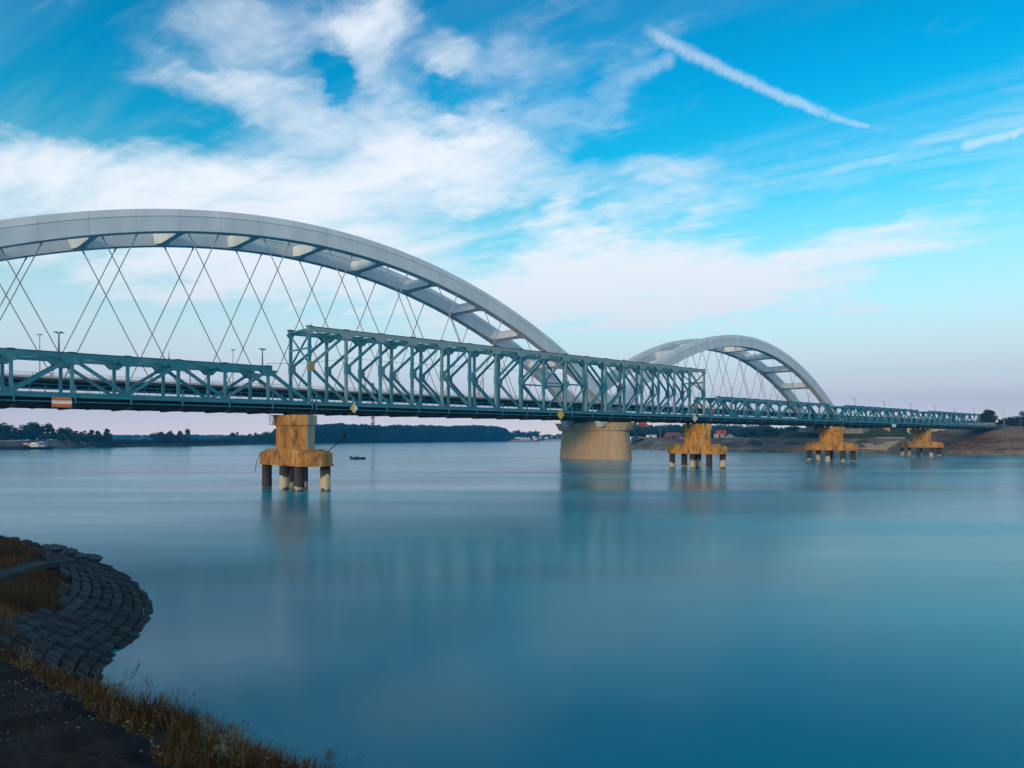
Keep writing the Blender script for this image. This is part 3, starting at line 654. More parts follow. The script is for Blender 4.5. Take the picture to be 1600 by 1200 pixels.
# lamps, masts and wire on the arch bridge deck
for px,ty,lab in ((62,523,'pale two armed lamp behind the left truss, left of the T shaped lamp'),(364,547,'pale two armed lamp behind the left truss near its right end'),(1143.5,607,'pale lamp post in front of the small arch hangers')):
    tlamp(px,17.16,ty,NDK[0]+.6 if px!=1143.5 else NDK[0]+.6,lab,'lamp posts of the arch bridge',px!=1143.5,True)
for px,ty,lab in ((297,574,'catenary mast with a bracket behind the left truss'),(571,590,'catenary mast behind the left part of the tall span'),(609,585,'catenary mast behind the tall span near the striped chimney'),(755,590,'catenary mast behind the tall span middle'),(918,572,'lattice like mast behind the tall span between the arches')):
    pt=board_at(px,600,154.5); z0=17.16; h=zat(ty,pt.y)-z0; r=empty('catenary_mast',Vector((pt.x,pt.y,z0)),ANG); tag(r,lab,'mast','catenary masts on the arch bridge')
    b=MB(); b.bar((0,0,0),(0,0,h),.22,.22); b.build('pole',M['pole_pale'],r)
    b=MB(); b.tube([(0,0,h*.8),(-2.6,0,h*.93)],.05,5); b.tube([(0,0,h*.62),(-2.6,0,h*.9)],.05,5); b.build('bracket',M['pole_pale'],r)
pts=[board_at(x,y,NAF-4) for x,y in ((416,568),(480,567.5),(545,560),(640,568),(740,574),(850,583),(960,590))]
b=MB(); b.tube(pts,.045,5,cap=False); o=b.build('overhead_wire',M['pole_grey']); tag(o,'thin overhead wire running above the arch bridge deck','wire')

# ------------------------------------------------------------------ near river bank
SHORE=[(30,-8),(16,.5),(8,5.6),(3.6,8.6),(.6,11.2),(-2.4,13.8),(-5.8,16.2),(-8.8,18.2),(-11.2,20.2),(-12.4,22.2),(-13.3,26.0),(-14.6,29.6),(-16.7,33.2),(-19.6,37.2),(-23.6,41.6),(-28.5,45.2),(-36,48.5),(-48,50.5),(-75,52)]
def catmull(P,k=8):
    P=[np.array(p,float) for p in P]; Q=[2*P[0]-P[1]]+P+[2*P[-1]-P[-2]]; out=[]
    for i in range(1,len(Q)-2):
        for j in range(k):
            t=j/k; a,b_,c,d=Q[i-1],Q[i],Q[i+1],Q[i+2]
            out.append(.5*((2*b_)+(-a+c)*t+(2*a-5*b_+4*c-d)*t*t+(-a+3*b_-3*c+d)*t**3))
    out.append(P[-1]); return np.array(out)
SH=catmull(SHORE,8)
def sdist(X,Y):
    """inland distance from the shoreline, negative over the water"""
    p=np.stack([np.ravel(X),np.ravel(Y)],1); best=np.full(len(p),1e9); sg=np.ones(len(p))
    for a,b_ in zip(SH[:-1],SH[1:]):
        ab=b_-a; t=np.clip(((p-a)@ab)/(ab@ab),0,1); q=a+t[:,None]*ab; dv=p-q; d=np.hypot(dv[:,0],dv[:,1])
        cr=ab[0]*dv[:,1]-ab[1]*dv[:,0]; m=d<best; best[m]=d[m]; sg[m]=np.where(cr[m]>0,1,-1)
    return (best*sg).reshape(np.shape(X))
def vnoise(x,y,f,seed=0):
    """cheap smooth value noise"""
    x=np.asarray(x)*f+seed*17.3; y=np.asarray(y)*f+seed*9.1
    def h(i,j): 
        v=np.sin(i*127.1+j*311.7+seed)*43758.5453; return v-np.floor(v)
    i=np.floor(x); j=np.floor(y); u=x-i; v=y-j; u=u*u*(3-2*u); v=v*v*(3-2*v)
    return (h(i,j)*(1-u)+h(i+1,j)*u)*(1-v)+(h(i,j+1)*(1-u)+h(i+1,j+1)*u)*v
def bank_z(X,Y,rough=True):
    d=sdist(X,Y); X=np.asarray(X,float); Y=np.asarray(Y,float)
    near=np.interp(d,[-30,-3,0,3,5,8,9.5,10.6,12,60],[-6,-1.4,0,2.05,2.5,3.3,4.5,5.1,5.28,5.6])
    far=np.interp(d,[-30,-3,0,4.2,6,14,60],[-6,-1.4,0,1.62,1.7,1.75,3.0])
    k=smooth01(19,27,Y-.15*np.minimum(X+12,0)); z=near*(1-k)+far*k
    if rough:
        r=(vnoise(X,Y,.9,1)-.5)*.22+(vnoise(X,Y,2.7,2)-.5)*.10
        z=z+r*smooth01(3.0,6.5,d)*np.where(k>.5,.7,1)-.10*smooth01(6.5,3.0,d)*(d>-1)
    return z
xs=np.concatenate([np.arange(-80,-30,2.0),np.arange(-30,10,.30),np.arange(10,40,2.0)]); ys=np.concatenate([np.arange(-30,0,2.0),np.arange(0,50,.30),np.arange(50,62,2.0)])
XX,YY=np.meshgrid(xs,ys); ZZ=bank_z(XX,YY); n=len(xs)
idx=np.arange(XX.size).reshape(XX.shape); Q=np.stack([idx[:-1,:-1],idx[:-1,1:],idx[1:,1:],idx[1:,:-1]],-1).reshape(-1,4)
keep=ZZ.ravel()[Q].max(1)>-1.5; Q=Q[keep]
o=link('riverbank',npmesh('riverbank',np.stack([XX.ravel(),YY.ravel(),ZZ.ravel()],1),Q,M['soil']),smooth=True); struct(o)
# stone revetment: courses of blocks laid along the curved shore
def shore_frame():
    seg_=np.diff(SH,axis=0); L=np.concatenate([[0],np.cumsum(np.hypot(*seg_.T))]); return L
SL=shore_frame()
def shore_pt(s,d):
    x=np.interp(s,SL,SH[:,0]); y=np.interp(s,SL,SH[:,1]); e=.4
    tx=np.interp(s+e,SL,SH[:,0])-np.interp(s-e,SL,SH[:,0]); ty=np.interp(s+e,SL,SH[:,1])-np.interp(s-e,SL,SH[:,1]); l=math.hypot(tx,ty)
    return x-ty/l*d, y+tx/l*d
i0=int(np.argmin(np.hypot(SH[:,0]+8.8,SH[:,1]-18.2))); i1=int(np.argmin(np.hypot(SH[:,0]+21.8,SH[:,1]-39.8)))
s0,s1=SL[i0],SL[i1]
V=[];Fq=[];tone=[]
rows=13
for j in range(rows):
    d0=-.55+j*.37; hgt=.37; s=s0+random.uniform(0,.3); dark=random.uniform(.15,.6) if j>3 else random.uniform(.0,.3)
    while s<s1:
        wd=random.uniform(.38,.78); ss=(s+wd/2)
        dmax=np.interp(ss,[s0,s0+3,s0+6,s0+9,s0+13,s1-4,s1],[1.2,2.2,3.0,2.7,3.1,3.7,4.2])+.5*(float(vnoise(np.array([ss]),np.array([d0*2]),.9,4)[0])-.5)
        if d0+hgt<=dmax and random.random()>.03:
            gp=.028; cor=[]
            lift=random.uniform(.015,.10)
            for (a,dd) in ((s+gp,d0+gp),(s+wd-gp,d0+gp),(s+wd-gp,d0+hgt-gp),(s+gp,d0+hgt-gp)):
                x,y=shore_pt(a+random.uniform(-.02,.02),dd+random.uniform(-.018,.018)); cor.append((x,y))
            z=bank_z(np.array([c[0] for c in cor]),np.array([c[1] for c in cor]),False)
            zb=np.round(z.mean(),3); b0=len(V); tl=random.uniform(-.012,.012)
            for (x,y),zz_ in zip(cor,z): V.append((x,y,zz_-.25))
            for q_,((x,y),zz_) in enumerate(zip(cor,z)): V.append((x,y,zz_+lift+(tl if q_ in (0,3) else -tl)))
            for f_ in ((4,5,6,7),(0,1,5,4),(1,2,6,5),(2,3,7,6),(3,0,4,7)): Fq.append(tuple(b0+i for i in f_)); tone.append(min(1,max(0,dark+random.uniform(-.18,.4))))
        s+=wd
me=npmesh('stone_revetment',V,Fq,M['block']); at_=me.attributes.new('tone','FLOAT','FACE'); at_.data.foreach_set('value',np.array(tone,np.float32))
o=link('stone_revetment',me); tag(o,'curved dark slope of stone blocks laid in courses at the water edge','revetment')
# concrete strip along the top of the revetment
b=MB(); rings=[]
for X_,Y_ in ((-22.2,36.8),(-21.2,34.4),(-20.4,31.6),(-19.7,28.6),(-19.2,25.5),(-18.8,21.5),(-18.6,17)):
    z=float(bank_z(np.array([X_]),np.array([Y_]),False)[0])+.10; nx=.95; wv=.06*math.sin(Y_*1.7)
    rings.append([(X_-.45,Y_-.1,z-.3),(X_+.45+wv,Y_+.1,z-.3),(X_+.40+wv,Y_+.1,z-.04),(X_-.40,Y_-.1,z+.0)])
b.loft(rings); struct(b.build('concrete_strip',M['strip'],bevel=.03))
# boulders at the water's edge
def rock_mesh(seed,r):
    rr=random.Random(seed); b=MB(); n=7; rings=[]
    for i in range(5):
        a=-math.pi/2+math.pi*i/4; rad=max(.08,math.cos(a))
        rings.append([(r*rad*math.cos(2*math.pi*k/n)*rr.uniform(.75,1.25),r*rad*.8*math.sin(2*math.pi*k/n)*rr.uniform(.75,1.25),r*.62*math.sin(a)*rr.uniform(.8,1.2)) for k in range(n)])
    b.loft(rings); me=b.mesh('boulder'); me.materials.append(M['rock']); return me
rm=[rock_mesh(i,.46) for i in range(6)]
rx=0
for i in range(64):
    s=np.interp(i,[0,64],[SL[np.argmin(np.hypot(SH[:,0]+22.5,SH[:,1]-40.6))],SL[np.argmin(np.hypot(SH[:,0]+40,SH[:,1]-49.3))]])
    x,y=shore_pt(s,random.uniform(-.3,2.3)); z=float(bank_z(np.array([x]),np.array([y]),False)[0])
    o=link('boulder',rm[i%6],None,(x,y,z+.12),rot=(0,0,random.uniform(0,6.28))); k_=random.uniform(.55,1.15); o.scale=(k_,k_,k_*.8)
    tag(o,'pale grey broken boulder in the riprap at the tip of the near bank','boulder','riprap boulders at the tip of the near bank')
# asphalt path slab in the lower left corner
def slab():
    u=np.linspace(0,1,90); v=np.concatenate([np.linspace(0,.12,7),np.linspace(.16,1,16)])
    ex=np.interp(u,[0,.25,.5,.72,.86,1],[-9.3,-6.0,-3.42,-2.0,-1.30,-.35]); ey=np.interp(u,[0,.25,.5,.72,.86,1],[9.35,7.05,5.12,3.95,3.2,1.8])
    V=[];
    for k,(x,y) in enumerate(zip(ex,ey)):
        jg=.05*(float(vnoise(np.array([x*3]),np.array([y*3]),1.0,51)[0])-.5)+.06*(float(vnoise(np.array([x*9]),np.array([y*9]),1.0,52)[0])-.5)
        for m_ in v:
            px_,py_=x-2.9*m_+jg*(1-m_),y-3.8*m_+jg*(1-m_); z=5.44+.022*(float(vnoise(np.array([px_]),np.array([py_]),1.7,53)[0])-.5)+.016*(float(vnoise(np.array([px_]),np.array([py_]),6.,54)[0])-.5)-(.05 if m_==0 else 0)
            V.append((px_,py_,z))
        V.append((x+jg+.02,y+jg+.03,4.9))
    n_=len(v)+1; Fq=[]
    for k in range(len(u)-1):
        for m_ in range(len(v)-1): Fq.append((k*n_+m_,(k+1)*n_+m_,(k+1)*n_+m_+1,k*n_+m_+1))
        Fq.append((k*n_+len(v),(k+1)*n_+len(v),(k+1)*n_,k*n_))
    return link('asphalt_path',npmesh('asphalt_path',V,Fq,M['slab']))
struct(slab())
pb=MB()
for i in range(2600):
    u_=random.random(); m_=random.random()**1.4*.8; x=np.interp(u_,[0,.25,.5,.72,.86,1],[-9.3,-6.0,-3.42,-2.0,-1.30,-.35])-2.9*m_; y=np.interp(u_,[0,.25,.5,.72,.86,1],[9.35,7.05,5.12,3.95,3.2,1.8])-3.8*m_
    r_=random.uniform(.0025,.007)*(1.9 if random.random()<.05 else 1); a_=random.uniform(0,3.14)
    pb.loft([[(x+r_*k_*math.cos(a_+q_),y+r_*k_*.8*math.sin(a_+q_),5.438+h_) for q_ in (0,1.3,2.4,3.6,4.9)] for k_,h_ in ((1,0),(.9,r_*.5),(.35,r_*.85))])
struct(pb.build('gravel',M['rock']),'stuff')
b=MB(); rings=[]
for x,y in ((-5.2,9.66),(-3.5,8.62),(-2.2,7.8),(-.9,6.98),(.8,5.9)):
    z=float(bank_z(np.array([x]),np.array([y]),False)[0])+.13
    rings.append([(x-.13,y-.2,z-.4),(x+.13,y+.2,z-.4),(x+.13,y+.2,z),(x-.13,y-.2,z+.02)])
b.loft(rings); o=b.build('concrete_kerb',M['kerb'],bevel=.02); tag(o,'dark concrete kerb half hidden in the dry grass at lower left','kerb')

# dry grass as ground cover
def blades(name, pts, hmin,hmax,wmin,wmax,tone,mat,lean=.55,head=0.0):
    n=len(pts); pts=np.asarray(pts); h=RNG.uniform(hmin,hmax,n)*(.45+.95*vnoise(pts[:,0],pts[:,1],1.3,61))*(.75+.5*vnoise(pts[:,0],pts[:,1],4.5,62)); w_=RNG.uniform(wmin,wmax,n); a=RNG.uniform(0,2*np.pi,n); ln=RNG.uniform(.05,lean,n)*h; b_=RNG.uniform(0,2*np.pi,n)
    dx,dy=np.cos(a)*w_/2,np.sin(a)*w_/2; lx,ly=np.cos(b_)*ln+.10*h,np.sin(b_)*ln
    p=pts; V=np.zeros((n,7,3))
    for i,(k,wf) in enumerate(((0,1),(.45,.9),(.8,.6+head))):
        V[:,2*i]=p+np.stack([-dx*wf+lx*k*k,-dy*wf+ly*k*k,h*k],1); V[:,2*i+1]=p+np.stack([dx*wf+lx*k*k,dy*wf+ly*k*k,h*k],1)
    V[:,6]=p+np.stack([lx,ly,h],1)
    base=(np.arange(n)*7)[:,None]
    Q=np.concatenate([base+np.array([0,1,3,2]),base+np.array([2,3,5,4]),base+np.array([4,5,6,6])])
    T=np.concatenate([base+np.array(t) for t in ([0,1,3],[0,3,2],[2,3,5],[2,5,4],[4,5,6])])
    me=npmesh(name,V.reshape(-1,3),T,mat)
    at_=me.attributes.new('tone','FLOAT','POINT'); at_.data.foreach_set('value',np.repeat(tone,7).astype(np.float32)); return me
def grass_points(n,x0,x1,y0,y1,dmin,dmax,thr,f,seed):
    X=RNG.uniform(x0,x1,n); Y=RNG.uniform(y0,y1,n); d=sdist(X,Y); m=(d>dmin)&(d<dmax)&(vnoise(X,Y,f,seed)*.65+vnoise(X,Y,f*3.1,seed+3)*.35>thr)
    # keep the slab, the kerb and the stone courses clear
    slab_=((X+3.4)*.769+(Y-4.93)*1.0*1.0-0.0)  # line through the slab edge
    m&=~((Y-(5.15-(X+3.4)*.79))<.05)
    m&=~((np.abs((Y-8.62)+(X+3.5)*.63)<.22)&(X>-4.6))
    rev=(d<np.interp(Y,[18,20.5,22,24,28,36,41,41.5],[.9,1.9,2.7,2.5,2.8,3.4,4.2,0])+.5*(vnoise(X,Y,1.1,40)-.5))&(X<-8.2)
    m&=~rev
    m&=~((np.abs(X+np.interp(Y,[17,21.5,25.5,31.6,36.8],[18.6,18.8,19.2,20.4,22.2]))<.75)&(Y>15))
    X,Y=X[m],Y[m]; return X,Y,bank_z(X,Y)
Vs=[]
X,Y,Z=grass_points(210000,-17,6,1,24,.1,11.6,.40,.8,5)
t=np.clip(-.12+.75*vnoise(X,Y,.5,21)+.55*vnoise(X,Y,2.2,22)+RNG.normal(0,.13,len(X)),0,1)
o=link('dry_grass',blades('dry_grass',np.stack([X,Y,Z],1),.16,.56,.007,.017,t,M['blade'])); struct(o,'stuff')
X,Y,Z=grass_points(90000,-34,-7,13,46,.4,30,.30,.4,8)
t=np.clip(.02+.50*vnoise(X,Y,.25,31)+.25*smooth01(34,22,Y)+RNG.normal(0,.12,len(X)),0,1)
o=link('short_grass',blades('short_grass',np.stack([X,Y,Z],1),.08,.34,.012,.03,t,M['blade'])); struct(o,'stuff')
# brown seed heads standing over the grass
X,Y,Z=grass_points(5200,-14,6,3,20,.3,9.5,.45,.6,12)
hv=RNG.uniform(.45,.85,len(X)); P_=[];T_=[]
for x,y,z,h in zip(X,Y,Z,hv):
    a=random.uniform(0,6.28); tx,ty=x+.12*h,y+random.uniform(-.08,.08)
    b0=len(P_); P_+= [(x-.003,y,z),(x+.003,y,z),(tx,ty,z+h)]; T_.append((b0,b0+1,b0+2))
    for k in range(9):
        c=np.array([tx,ty,z+h])+RNG.normal(0,.022,3)+np.array([0,0,.01*k-.04]); u=RNG.normal(0,.015,3); v=RNG.normal(0,.012,3); b0=len(P_); P_+=[tuple(c),tuple(c+u),tuple(c+v)]; T_.append((b0,b0+1,b0+2))
me=npmesh('seed_heads',P_,T_,M['plume_brown']); struct(link('seed_heads',me),'stuff')
X,Y,Z=grass_points(1500,-13,3,3.5,20,.3,9.5,.50,.5,71)
hv=RNG.uniform(.35,.75,len(X)); P_=[];T_=[]
for x,y,z,h in zip(X,Y,Z,hv):
    tx,ty=x+.2*h,y+random.uniform(-.1,.1); b0=len(P_); P_+= [(x-.003,y,z),(x+.003,y,z),(tx,ty,z+h)]; T_.append((b0,b0+1,b0+2))
    for k in range(26):
        f_=random.uniform(.55,1.02); c=np.array([x+(tx-x)*f_,y+(ty-y)*f_,z+h*f_])+RNG.normal(0,.03,3)*np.array([1,1,.6]); dv=np.array([random.uniform(.0,.06),random.uniform(-.025,.025),random.uniform(-.02,.035)]); b0=len(P_); P_+=[tuple(c),tuple(c+dv),tuple(c+dv*.6+RNG.normal(0,.007,3))]; T_.append((b0,b0+1,b0+2))
struct(link('pale_weeds',npmesh('pale_weeds',P_,T_,M['plume'])),'stuff')
def ray_ground(px,py):
    dx,dz=(px-800)/F,(HOR-py)/F
    for Y_ in np.arange(2.5,40,.05):
        if EYE+dz*Y_<float(bank_z(np.array([dx*Y_]),np.array([Y_]),False)[0]): return Vector((dx*Y_,Y_,EYE+dz*Y_))
    return Vector((dx*12,12,2))
def reed(px,py,top_px,top_py,label,n,mat,name='reed'):
    g=ray_ground(px,py); Y_=g.y; tp=at(top_px,Y_,zat(top_py,Y_)); r=empty(name,g); tag(r,label,'reed')
    up=tp-g; rr=random.Random(int(px))
    sb=MB(); pb=MB()
    for k in range(n):
        a=rr.uniform(0,6.28); off=Vector((math.cos(a),math.sin(a),0))*rr.uniform(0,.06 if n>1 else 0); e=up*(rr.uniform(.7,1.0) if k else 1.0)+Vector((rr.uniform(-.10,.10),rr.uniform(-.1,.1),0))*(1 if n>1 and k else 0)
        sb.tube([off,off+e*.5+Vector((.01,0,.02)),off+e*.86],[.006,.005,.003],5)
        lf=off+e*rr.uniform(.2,.5); sb.loft([[tuple(lf+Vector((0,-.006,0))),tuple(lf+Vector((0,.006,0)))],[tuple(lf+Vector((.12,-.008,.10))),tuple(lf+Vector((.12,.008,.10)))],[tuple(lf+Vector((.24,0,.07))),tuple(lf+Vector((.24,.002,.07)))]],closed=False,caps=False)
        for q in range(70):
            f_=rr.uniform(.62,1.02); c=off+e*f_; sp=.055*(1.05-f_)/.4+.012
            dv=Vector((rr.gauss(.03,sp),rr.gauss(0,sp),rr.uniform(-.05,.02))); s_=.02
            p0=c+dv*.3; p1=c+dv+Vector((0,0,-.03)); wv=Vector((rr.gauss(0,.004),rr.gauss(0,.004),.005))
            pb.add([p0,p1,p1+wv*1.6,p0+wv],[(0,1,2,3)])
    sb.build('stem',M['stem'],r); pb.build('plume',mat,r); return r
reed(190,1098,216,1036,'single tall brown reed head leaning out over the water at lower left',1,M['plume_brown'])
for i,(px,py,tx,ty,n,lab) in enumerate(((318,1172,322,1112,5,'pale feathery reed clump highest against the water at lower left'),(352,1175,356,1128,4,'short pale reed tuft just right of the highest feathery clump'),(246,1120,252,1082,4,'pale reed tuft on the grassy slope below the single brown reed'),(170,1100,178,1066,4,'pale bent reed tuft by the foot of the stone slope'),(338,1198,344,1150,4,'pale reed tuft at the picture bottom beside the dark kerb'),(505,1212,512,1170,3,'pale yellow grass tuft at the bottom edge, right end of the bank'))):
    reed(px,py,tx,ty,lab,n,M['plume'])

# ------------------------------------------------------------------ trees
def crown_mesh(name, blobs, n, size, mat, seed, flat=.55):
    """leaf clumps scattered through several lobes: small bent cards, gaps between the lobes"""
    rg=np.random.default_rng(seed); tot=sum(b_[3]**2 for b_ in blobs); V=[];T=[]
    vs=[];
    for cx,cy,cz,rad,sq in blobs:
        k=max(20,int(n*rad*rad/tot)); d=rg.normal(size=(k,3)); d/=np.linalg.norm(d,axis=1)[:,None]
        rr=rad*(rg.uniform(.25,1.0,k)**.5)*(1+.28*np.sin(d[:,0]*5+seed)*np.cos(d[:,1]*4+d[:,2]*6+seed)); p=d*rr[:,None]*np.array([1,1,sq])+np.array([cx,cy,cz])
        u=rg.normal(size=(k,3)); u/=np.linalg.norm(u,axis=1)[:,None]; v=np.cross(u,rg.normal(size=(k,3))); v/=np.linalg.norm(v,axis=1)[:,None]
        s_=size*rg.uniform(.5,1.35,k)[:,None]
        vs.append(np.stack([p-u*s_*.5,p+v*s_*.42+u*s_*.05,p+u*s_*.62,p-v*s_*.38+u*s_*.1],1))
    A=np.concatenate(vs); m=len(A); Q=np.arange(m*4).reshape(m,4)
    return npmesh(name,A.reshape(-1,3),Q,mat)
def lobes(kind, seed):
    r=random.Random(seed); out=[]
    if kind=='round':
        for i in range(11): a=r.uniform(0,6.28); q=r.uniform(.1,.42); out.append((q*math.cos(a),q*math.sin(a),r.uniform(.32,.86),r.uniform(.13,.24),.85))
        out.append((0,0,.55,.30,1.0))
    elif kind=='tall':
        for i in range(11): z=r.uniform(.22,.95); q=.20*(1.05-z)+.03; a=r.uniform(0,6.28); out.append((q*math.cos(a),q*math.sin(a),z,r.uniform(.09,.16)*(1.25-.6*z),1.15))
        out.append((0,0,.4,.2,1.3))
    elif kind=='ragged':
        for i in range(10): a=r.uniform(0,6.28); q=r.uniform(.1,.36); z=r.uniform(.3,.95); out.append((q*math.cos(a),q*math.sin(a),z,r.uniform(.08,.17),1.0))
    else: # bush
        for i in range(8): a=r.uniform(0,6.28); q=r.uniform(.1,.6); out.append((q*math.cos(a),q*math.sin(a),r.uniform(.2,.6),r.uniform(.2,.4),.9))
    return out
def trunk_mesh(seed, limbs=5):
    r=random.Random(seed); b=MB(); b.tube([(0,0,-.03),(.01,0,.2),(-.01,.01,.5),(.01,0,.78)],[.028,.020,.013,.005],7)
    for i in range(limbs):
        a=r.uniform(0,6.28); z=r.uniform(.2,.55); l=r.uniform(.18,.36); b.tube([(0,0,z),(l*.5*math.cos(a),l*.5*math.sin(a),z+.12),(l*math.cos(a),l*math.sin(a),z+.28)],[.011,.007,.003],5)
    me=b.mesh('trunk'); me.materials.append(M['bark']); return me
CR={}
for kind in ('round','tall','ragged','bush'):
    for mk in ('leaf_dark','leaf_mid'):
        for s_ in range(2): CR[kind,mk,s_]=crown_mesh('crown',lobes(kind,s_*7+len(kind)),{'round':2600,'tall':2000,'ragged':1700,'bush':900}[kind],.060 if kind!='bush' else .11,M[mk],s_*31+len(kind))
TR=[trunk_mesh(3),trunk_mesh(8)]
def tree(px, base_py, top_py, Y, kind, mk, label, group, wide=1.0, base_z=None, v=None):
    z0=zat(base_py,Y) if base_z is None else base_z; h=max(1.0,zat(top_py,Y)-z0); p=at(px,Y,z0); v=random.randrange(2) if v is None else v
    r=empty('tree' if kind!='bush' else 'shrub',p,random.uniform(0,6.28)); tag(r,label,'tree' if kind!='bush' else 'shrub',group)
    if kind!='bush':
        o=link('trunk',TR[v],r); o.scale=(h,h,h)
    o=link('crown',CR[kind,mk,v],r); o.scale=(h*wide,h*wide,h); return r
# dark row above the left embankment
ORD=['first','second','third','fourth','fifth','sixth','seventh','eighth','ninth','tenth','eleventh','twelfth','thirteenth','fourteenth','fifteenth','sixteenth']
row=[(-14,664,'round',1.15),(6,661,'round',1.0),(16,666,'ragged',.9),(34,665,'round',1.1),(48,661,'round',1.15),(60,660,'round',1.0),(76,664,'ragged',1.15),(90,668,'ragged',1.1),(103,668,'round',1.0),(118,670,'tall',1.2),(130,670,'tall',1.4),(142,672,'tall',1.4),(154,673,'tall',1.4),(167,670,'tall',1.15)]
for i,(px,ty,kd,wd) in enumerate(row):
    Yt=455+i*3
    tree(px,693,ty,Yt,kd,'leaf_dark',f'{ORD[i]} dark tree from the left edge in the row above the embankment','dark trees above the left embankment',wd)
for i,(px,ty,kd,wd) in enumerate(((247,671,'round',.95),(258,672,'round',1.0),(266,675,'ragged',1.1),(276,676,'round',.9),(286,672,'ragged',1.0))):
    tree(px,698,ty,560,kd,'leaf_dark',f'{ORD[i]} tree from the left in the dark waterside clump left of the nearest pier','dark waterside clump of trees',wd)
for i,(px,by,ty,Yt,kd,wd) in enumerate(((351,690,682,900,'round',1.2),(366,692,675,720,'ragged',1.0),(382,690,679,950,'round',1.2),(394,692,677,730,'ragged',1.1),(406,692,678,740,'round',1.2),(418,693,675,740,'round',1.3),(428,693,673,745,'round',1.3))):
    tree(px,by,ty,Yt,kd,'leaf_mid' if i%2 else 'leaf_dark',f'{ORD[i]} small hazy tree from the left along the shore left of the nearest pier','small hazy trees left of the nearest pier',wd)

# ------------------------------------------------------------------ far land
def strip_land(name, pts, inland, prof, mat, cap=None):
    """land sheet whose water edge follows pts; prof = [(inland fraction 0..1, z)]"""
    V=[];Fq=[];k=len(prof)
    for (x,y),(ix,iy) in zip(pts,inland):
        for f_,z in prof: V.append((x+(ix-x)*f_,y+(iy-y)*f_,z))
    for i in range(len(pts)-1):
        for j in range(k-1): Fq.append((i*k+j,(i+1)*k+j,(i+1)*k+j+1,i*k+j+1))
    return struct(link(name,npmesh(name,V,Fq,mat),smooth=True))
shore_px=[(137,699.6),(175,698.9),(240,697.4),(290,697.2),(340,696.2),(380,695.2),(420,694.3),(470,693.3),(520,692.6),(600,691.6),(700,690.5),(800,689.4),(880,688.6),(960,688.2)]
sp=[gnd(x,y) for x,y in shore_px]
strip_land('far_bank',[(p.x,p.y) for p in sp],[(max(-2400,p.x/p.y*2400),2400) for p in sp],[(0,-.6),(.004,.5),(.012,1.8),(.05,2.4),(1,3.0)],M['green'])
# left embankment
e0=[(-40,702.6),(0,702.0),(60,701.2),(110,700.2),(137,699.4)]
ep=[gnd(*q) for q in e0]
V=[];Fq=[]
for i,p in enumerate(ep):
    k=1.0 if i<4 else .05; inn=Vector((p.x*.10,14,0)).normalized() if False else Vector((-.35,.94,0))
    if i==3: q=p
    for d_,z in ((-3,-1),(0,0),(12,4.5*k),(18,4.6*k),(160,4.8*max(k,.5))): V.append((p.x+inn.x*d_,p.y+inn.y*d_,z))
for i in range(len(ep)-1):
    for j in range(4): Fq.append((i*5+j,(i+1)*5+j,(i+1)*5+j+1,i*5+j+1))
struct(link('embankment',npmesh('embankment',V,Fq,M['revet'])))
pe=ep[3]; b=MB(); b.tube([(0,0,0),(0,0,2.4)],.12,6); b.box(-.35,.35,-.06,.06,2.0,2.9); o=b.build('white_post',M['white_paint'],None,(pe.x-3,pe.y+12,4.2)); tag(o,'small white post on top of the left embankment','post')
# shrub belt along the far-left shore, woods
def cards(name, centers, radii, per, size, mat, seed, sq=.8, label=None):
    rg=np.random.default_rng(seed); C_=np.asarray(centers); R_=np.asarray(radii); k=len(C_)
    d=rg.normal(size=(k*per,3)); d/=np.linalg.norm(d,axis=1)[:,None]; d[:,2]=np.where(d[:,2]<-.25,-d[:,2],d[:,2])
    rr=np.repeat(R_,per)*(rg.uniform(.3,1,k*per)**.35); p=np.repeat(C_,per,0)+d*rr[:,None]*np.array([1,1,sq])
    u=rg.normal(size=(k*per,3)); u/=np.linalg.norm(u,axis=1)[:,None]; v=np.cross(u,rg.normal(size=(k*per,3))); v/=np.linalg.norm(v,axis=1)[:,None]
    s_=size*rg.uniform(.5,1.3,k*per)[:,None]; A=np.stack([p-u*s_*.5,p+v*s_*.45,p+u*s_*.6,p-v*s_*.4],1)
    o=link(name,npmesh(name,A.reshape(-1,3),np.arange(k*per*4).reshape(-1,4),mat)); struct(o,'stuff'); return o
C_=[];R_=[]
for i in range(230):
    px=random.uniform(150,440); Yb=8050/(np.interp(px,[q[0] for q in shore_px],[q[1] for q in shore_px])-HOR); Yt=Yb+random.uniform(4,60); r_=random.uniform(2.0,4.2)*Yb/600
    p=at(px,Yt,1.5+r_*.4); C_.append(tuple(p)); R_.append(r_)
for i in range(120):
    px=random.uniform(-60,178); Yt=random.uniform(462,520); r_=random.uniform(2.0,4.0); p=at(px,Yt,4.5+r_*.5 if px<140 else r_*.6); C_.append(tuple(p)); R_.append(r_)
cards('shrub_belt',C_,R_,90,1.1,M['leaf_dark'],5)
C_=[];R_=[]
TOPX=[430,470,500,540,580,620,700,740,770,787,800]; TOPY=[676,670,663.5,661.5,664.5,664,665.5,664.5,665.5,668,682]
for i in range(620):
    px=random.uniform(432,798); Yb=8050/(np.interp(px,[q[0] for q in shore_px],[q[1] for q in shore_px])-HOR); back=random.random()**1.3; Yt=Yb+6+back*170
    ztop=zat(np.interp(px,TOPX,TOPY),Yb+60); r_=random.uniform(5.5,9.5)*(.75 if back<.1 else 1); 
    hz_=ztop-r_*.8+random.uniform(-2.2,.6)
    p=at(px,Yt,max(r_*.7,hz_*(1 if back>.12 else random.uniform(.35,.9)))); C_.append(tuple(p)); R_.append(r_)
